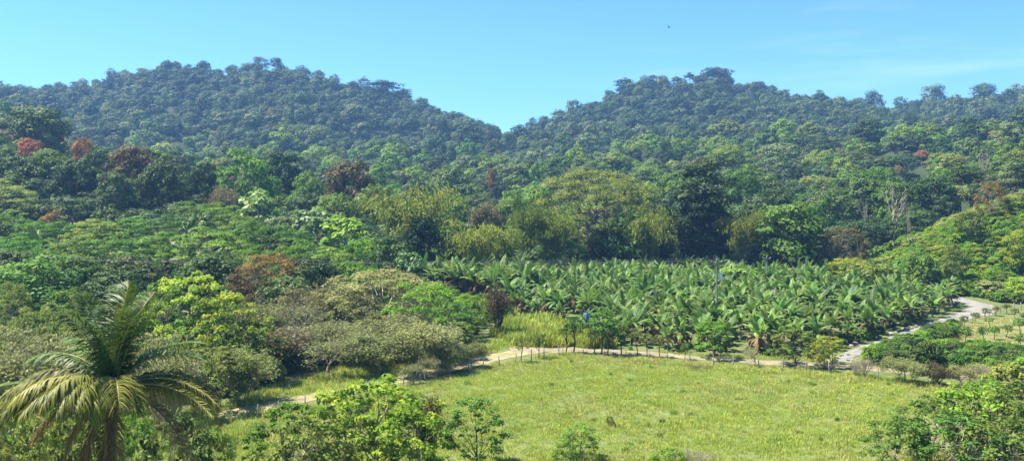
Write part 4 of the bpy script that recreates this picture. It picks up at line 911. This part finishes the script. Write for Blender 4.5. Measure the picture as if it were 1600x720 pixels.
# ------------------------------------------------------------------ grass
def patch(seed, n, size, h, w, lean, mat):
    r = np.random.default_rng(seed); v = []; t = []
    c = r.uniform(-size/2, size/2, (max(3, n//4), 2)); k = r.integers(0, len(c), n); b = c[k]+r.normal(size=(n, 2))*.09; a = r.uniform(0, 6.28, n); hh = h*r.uniform(.5, 1.25, n)
    l = np.stack([np.cos(a), np.sin(a)], -1)*(hh*lean*r.uniform(.3, 1.5, n))[:, None]; s = np.stack([-np.sin(a), np.cos(a)], -1)*w*r.uniform(.6, 1.3, (n, 1))
    v0 = np.c_[b-s, np.full(n, -.03)]; v1 = np.c_[b+s, np.full(n, -.03)]; v2 = np.c_[b+l*.45+s*.8, hh*.65]; v3 = np.c_[b+l*.45-s*.8, hh*.65]; v4 = np.c_[b+l+s*.12, hh]; v5 = np.c_[b+l-s*.12, hh]
    V = np.stack([v0, v1, v2, v3, v4, v5], 1).reshape(-1, 3); i = np.arange(n)*6; q = np.concatenate([np.stack([i, i+1, i+2, i+3], -1), np.stack([i+3, i+2, i+4, i+5], -1)])
    return mk_mesh('blades', V, q, [mat], np.repeat(r.random(n), 6))
def grass(name, poly, sp, protos, label, seed, dmax=130, sc=(.7, 1.4), cut=None):
    r = np.random.default_rng(seed); X, Y = zone(poly, sp, .5, 44, dmax, r); cl = clear(X, Y, -.1); X, Y = X[cl], Y[cl]
    if cut: m = cut(X, Y, r); X, Y = X[m], Y[m]
    n = len(X); s = r.uniform(*sc, n)*(1+.5*nz(X, Y, 7, 5)+.3*nz(X, Y, 2.6, 6)); k = (nz(X, Y, 22, 8)+r.normal(size=n)*.35 > .28).astype(int)*(len(protos)//2)+r.integers(0, len(protos)//2, n)
    print(name, n); scatter(name, np.stack([X, Y, terrain(X, Y)], -1), np.stack([s, s, s*r.uniform(.7, 1.3, n)], -1), r.uniform(0, 6, n), k, protos, label, 'grass')
gp = [patch(300+i, 90, 1.1, .17, .016, .5, 'grass_blade') for i in range(4)]+[patch(310+i, 80, 1.1, .19, .015, .5, 'grass_dry') for i in range(4)]
grass('grass', [(x, y) for x, y in PASTURE[:10]]+[(1900,800),(-50,800),(300,700),(420,650),(540,622)], .62, gp, 'short uneven green grass of the pasture', 1, 118)
grass('near_grass', [(-300,900),(-300,1500),(2200,1500),(2200,640),(1640,622),(1900,800)], 1.2, gp, 'rough grass on the near slope and beyond the right fence', 8, 110, (.9, 1.6))
wp = [patch(320+i, 60, 1.4, .36, .025, .5, 'grass_blade') for i in range(3)]+[patch(330+i, 60, 1.4, .36, .025, .6, 'grass_dry') for i in range(3)]
grass('weeds', [(-80,640),(330,640),(440,600),(560,565),(700,545),(800,530),(870,535),(830,547),(700,572),(560,606),(420,630),(420,660),(260,800),(-80,800)], .95, wp, 'rough weeds and grass under the left thicket', 2, 130)
def tussocks():
    r = np.random.default_rng(77); X, Y = zone([(x, y) for x, y in PASTURE[:10]]+[(1900,800),(-50,800),(300,700),(420,650),(540,622)], 2.2, .5, 44, 118, r); m = r.random(len(X)) < .16+.5*np.clip(nz(X, Y, 16, 12), 0, 1); X, Y = X[m], Y[m]; n = len(X)
    pr = [patch(360+i, 60, .5, .42, .022, .5, q) for i, q in enumerate(['leaf_fresh', 'leaf_mid', 'grass_blade', 'grass_dry'])]; s = r.uniform(.5, 1.15, n)
    scatter('weed_tufts', np.stack([X, Y, terrain(X, Y)], -1), np.stack([s, s, s], -1), r.uniform(0, 6, n), r.integers(0, 4, n), pr, 'scattered darker weed tufts in the pasture', 'weeds')
tussocks()
tp_ = [patch(340+i, 90, 1.5, 1.0, .05, .35, 'leaf_yellow' if i < 1 else 'grass_blade') for i in range(2)]+[patch(350+i, 90, 1.5, 1.0, .05, .4, 'grass_blade') for i in range(2)]
grass('tall_grass', [(795,500),(850,503),(925,520),(955,543),(880,545),(800,540),(770,520)], .9, tp_, 'tall yellow-green grass left of the banana plants', 3, 145)
grass('verge_grass', [(960,548),(1320,560),(1330,568),(1100,557),(960,550)], .8, wp, 'green verge between bananas and dirt path', 4, 130, (.5, .9))
grass('fence_grass', [(880,553),(1000,560),(1150,572),(1330,585),(1520,605),(1640,620),(1640,632),(1500,616),(1330,596),(1130,578),(950,562),(880,558)], .8, wp[3:]+wp[3:], 'dry grass under the right fence', 6, 112, (.6, 1.1))
grass('field_grass', [(1440,536),(1500,505),(1545,497),(1760,492),(1760,575),(1480,566)], 1.1, gp[4:]+gp[4:], 'sparse dry grass in the tan field', 5, 145)
# leafy ground cover on the hillside and under the trees
cov = [merged(PROTO['shrub'][i]) for i in range(3)]
for nm, poly, sp, leaf, lab, dm, s0 in [('hillside_cover', [(1330,470),(1330,410),(1400,384),(1470,350),(1540,318),(1700,275),(1960,210),(1960,482),(1560,474),(1510,464)], 1.6, 'leaf_fresh', 'low leafy cover on the right hillside', 235, (.35, .7)),
                                   ('undergrowth', [(-160,400),(560,400),(640,430),(780,480),(800,500),(640,560),(440,590),(330,625),(-160,660)], 2.8, 'leaf_mid', 'tangled undergrowth beneath the left trees', 185, (.35, .75))]:
    r = np.random.default_rng(9); X, Y = zone(poly, sp, .5, 60, dm, r); cl = clear(X, Y, .8); X, Y = X[cl], Y[cl]; n = len(X); s = r.uniform(*s0, n); pr = [m.copy() for m in cov]
    for m in pr: m.materials[1] = M[leaf]
    scatter(nm, np.stack([X, Y, terrain(X, Y)-.1], -1), np.stack([s, s, s], -1), r.uniform(0, 6, n), r.integers(0, 3, n), pr, lab, 'undergrowth')
# ------------------------------------------------------------------ light, air, camera
def setup():
    w = bpy.data.worlds.new('World'); S.world = w; w.use_nodes = True; nt = w.node_tree; L = nt.links
    bg = nt.nodes['Background']; sky = nt.nodes.new('ShaderNodeTexSky'); sky.sky_type = 'NISHITA'; sky.sun_disc = False
    tosun = np.array([-.50, .14]); el = R(60); az = math.atan2(tosun[0], tosun[1])
    sky.sun_elevation = el; sky.sun_rotation = az; sky.altitude = 300; sky.air_density = 1.0; sky.dust_density = .25; sky.ozone_density = 2.2
    mul = nt.nodes.new('ShaderNodeMix'); mul.data_type = 'RGBA'; mul.blend_type = 'MULTIPLY'; mul.inputs['Factor'].default_value = 1
    L.new(sky.outputs[0], mul.inputs[6]); mul.inputs[7].default_value = (SKYTINT)
    # thin high cirrus, laid out by direction in the sky
    tc = nt.nodes.new('ShaderNodeTexCoord'); mp = nt.nodes.new('ShaderNodeMapping'); mp.inputs['Scale'].default_value = (1.5, 1.5, 14); mp.inputs['Rotation'].default_value = (0, R(6), 0)
    L.new(tc.outputs['Generated'], mp.inputs[0]); nf = noise(nt, 1.6, 6, mp.outputs[0], .6)
    cr = ramp(nt, [(0,0,0), (0,0,0), (1,1,1)], [0, .52, .85]); L.new(nf, cr.inputs[0])
    sep = nt.nodes.new('ShaderNodeSeparateXYZ'); L.new(tc.outputs['Generated'], sep.inputs[0])
    fx = math_(nt, 'ADD', math_(nt, 'MULTIPLY', sep.outputs['X'], 1.4), .25, True)
    mx = nt.nodes.new('ShaderNodeMix'); mx.data_type = 'RGBA'; L.new(math_(nt, 'MULTIPLY', math_(nt, 'MULTIPLY', cr.outputs[0], fx), .35), mx.inputs['Factor'])
    L.new(mul.outputs[2], mx.inputs[6]); mx.inputs[7].default_value = (7.5, 8.5, 9, 1); L.new(mx.outputs[2], bg.inputs['Color'])
    bg.inputs['Strength'].default_value = SKYSTR
    ld = bpy.data.lights.new('sun', 'SUN'); ld.energy = SUNSTR; ld.angle = R(.5); ld.color = (1, .94, .82)
    lo = bpy.data.objects.new('sun', ld); COL.objects.link(lo)
    from mathutils import Vector
    h = tosun/np.linalg.norm(tosun); d = Vector((h[0]*cos(el), h[1]*cos(el), sin(el))); lo.rotation_euler = d.to_track_quat('Z', 'Y').to_euler(); lo.location = d*100
    if HAZE:
        m, n2, out = newmat('air'); v = n2.nodes.new('ShaderNodeVolumePrincipled'); v.inputs['Color'].default_value = (.26, .52, 1, 1); v.inputs['Density'].default_value = HAZE; v.inputs['Anisotropy'].default_value = .1
        n2.links.new(v.outputs[0], out.inputs['Volume'])
        x, y0, y1, z0, z1 = 1650, -110, 1950, -2.5, 235
        vv = [(-x,y0,z0),(x,y0,z0),(x,y1,z0),(-x,y1,z0),(-x,y0,z1),(x,y0,z1),(x,y1,z1),(-x,y1,z1)]
        q = [(0,3,2,1),(4,5,6,7),(0,1,5,4),(1,2,6,5),(2,3,7,6),(3,0,4,7)]
        o = link('haze', mk_mesh('haze', vv, q, [m])); tag(o, 'thin blue haze over the valley', None, None, 'stuff')
    cd = bpy.data.cameras.new('camera'); cd.sensor_width = 36; cd.lens = 36*F/1600; cd.shift_y = -60/1600; cd.clip_end = 5000; cd.clip_start = .1
    co = bpy.data.objects.new('camera', cd); COL.objects.link(co); co.location = (0, 0, CAMZ); co.rotation_euler = (R(90), 0, 0); S.camera = co
    S.view_settings.view_transform = 'Standard'; S.view_settings.look = 'None'; S.view_settings.gamma = 1; S.view_settings.exposure = EXPO
    S.cycles.max_bounces = 6; S.cycles.diffuse_bounces = 2; S.cycles.glossy_bounces = 2; S.cycles.transmission_bounces = 3; S.cycles.volume_bounces = 0; S.cycles.transparent_max_bounces = 4
    S.cycles.use_denoising = DENOISE
SKYTINT = (.53, .91, 1.2, 1); SKYSTR = .064; SUNSTR = 5; HAZE = .00021; EXPO = 1.6; DENOISE = True
setup()
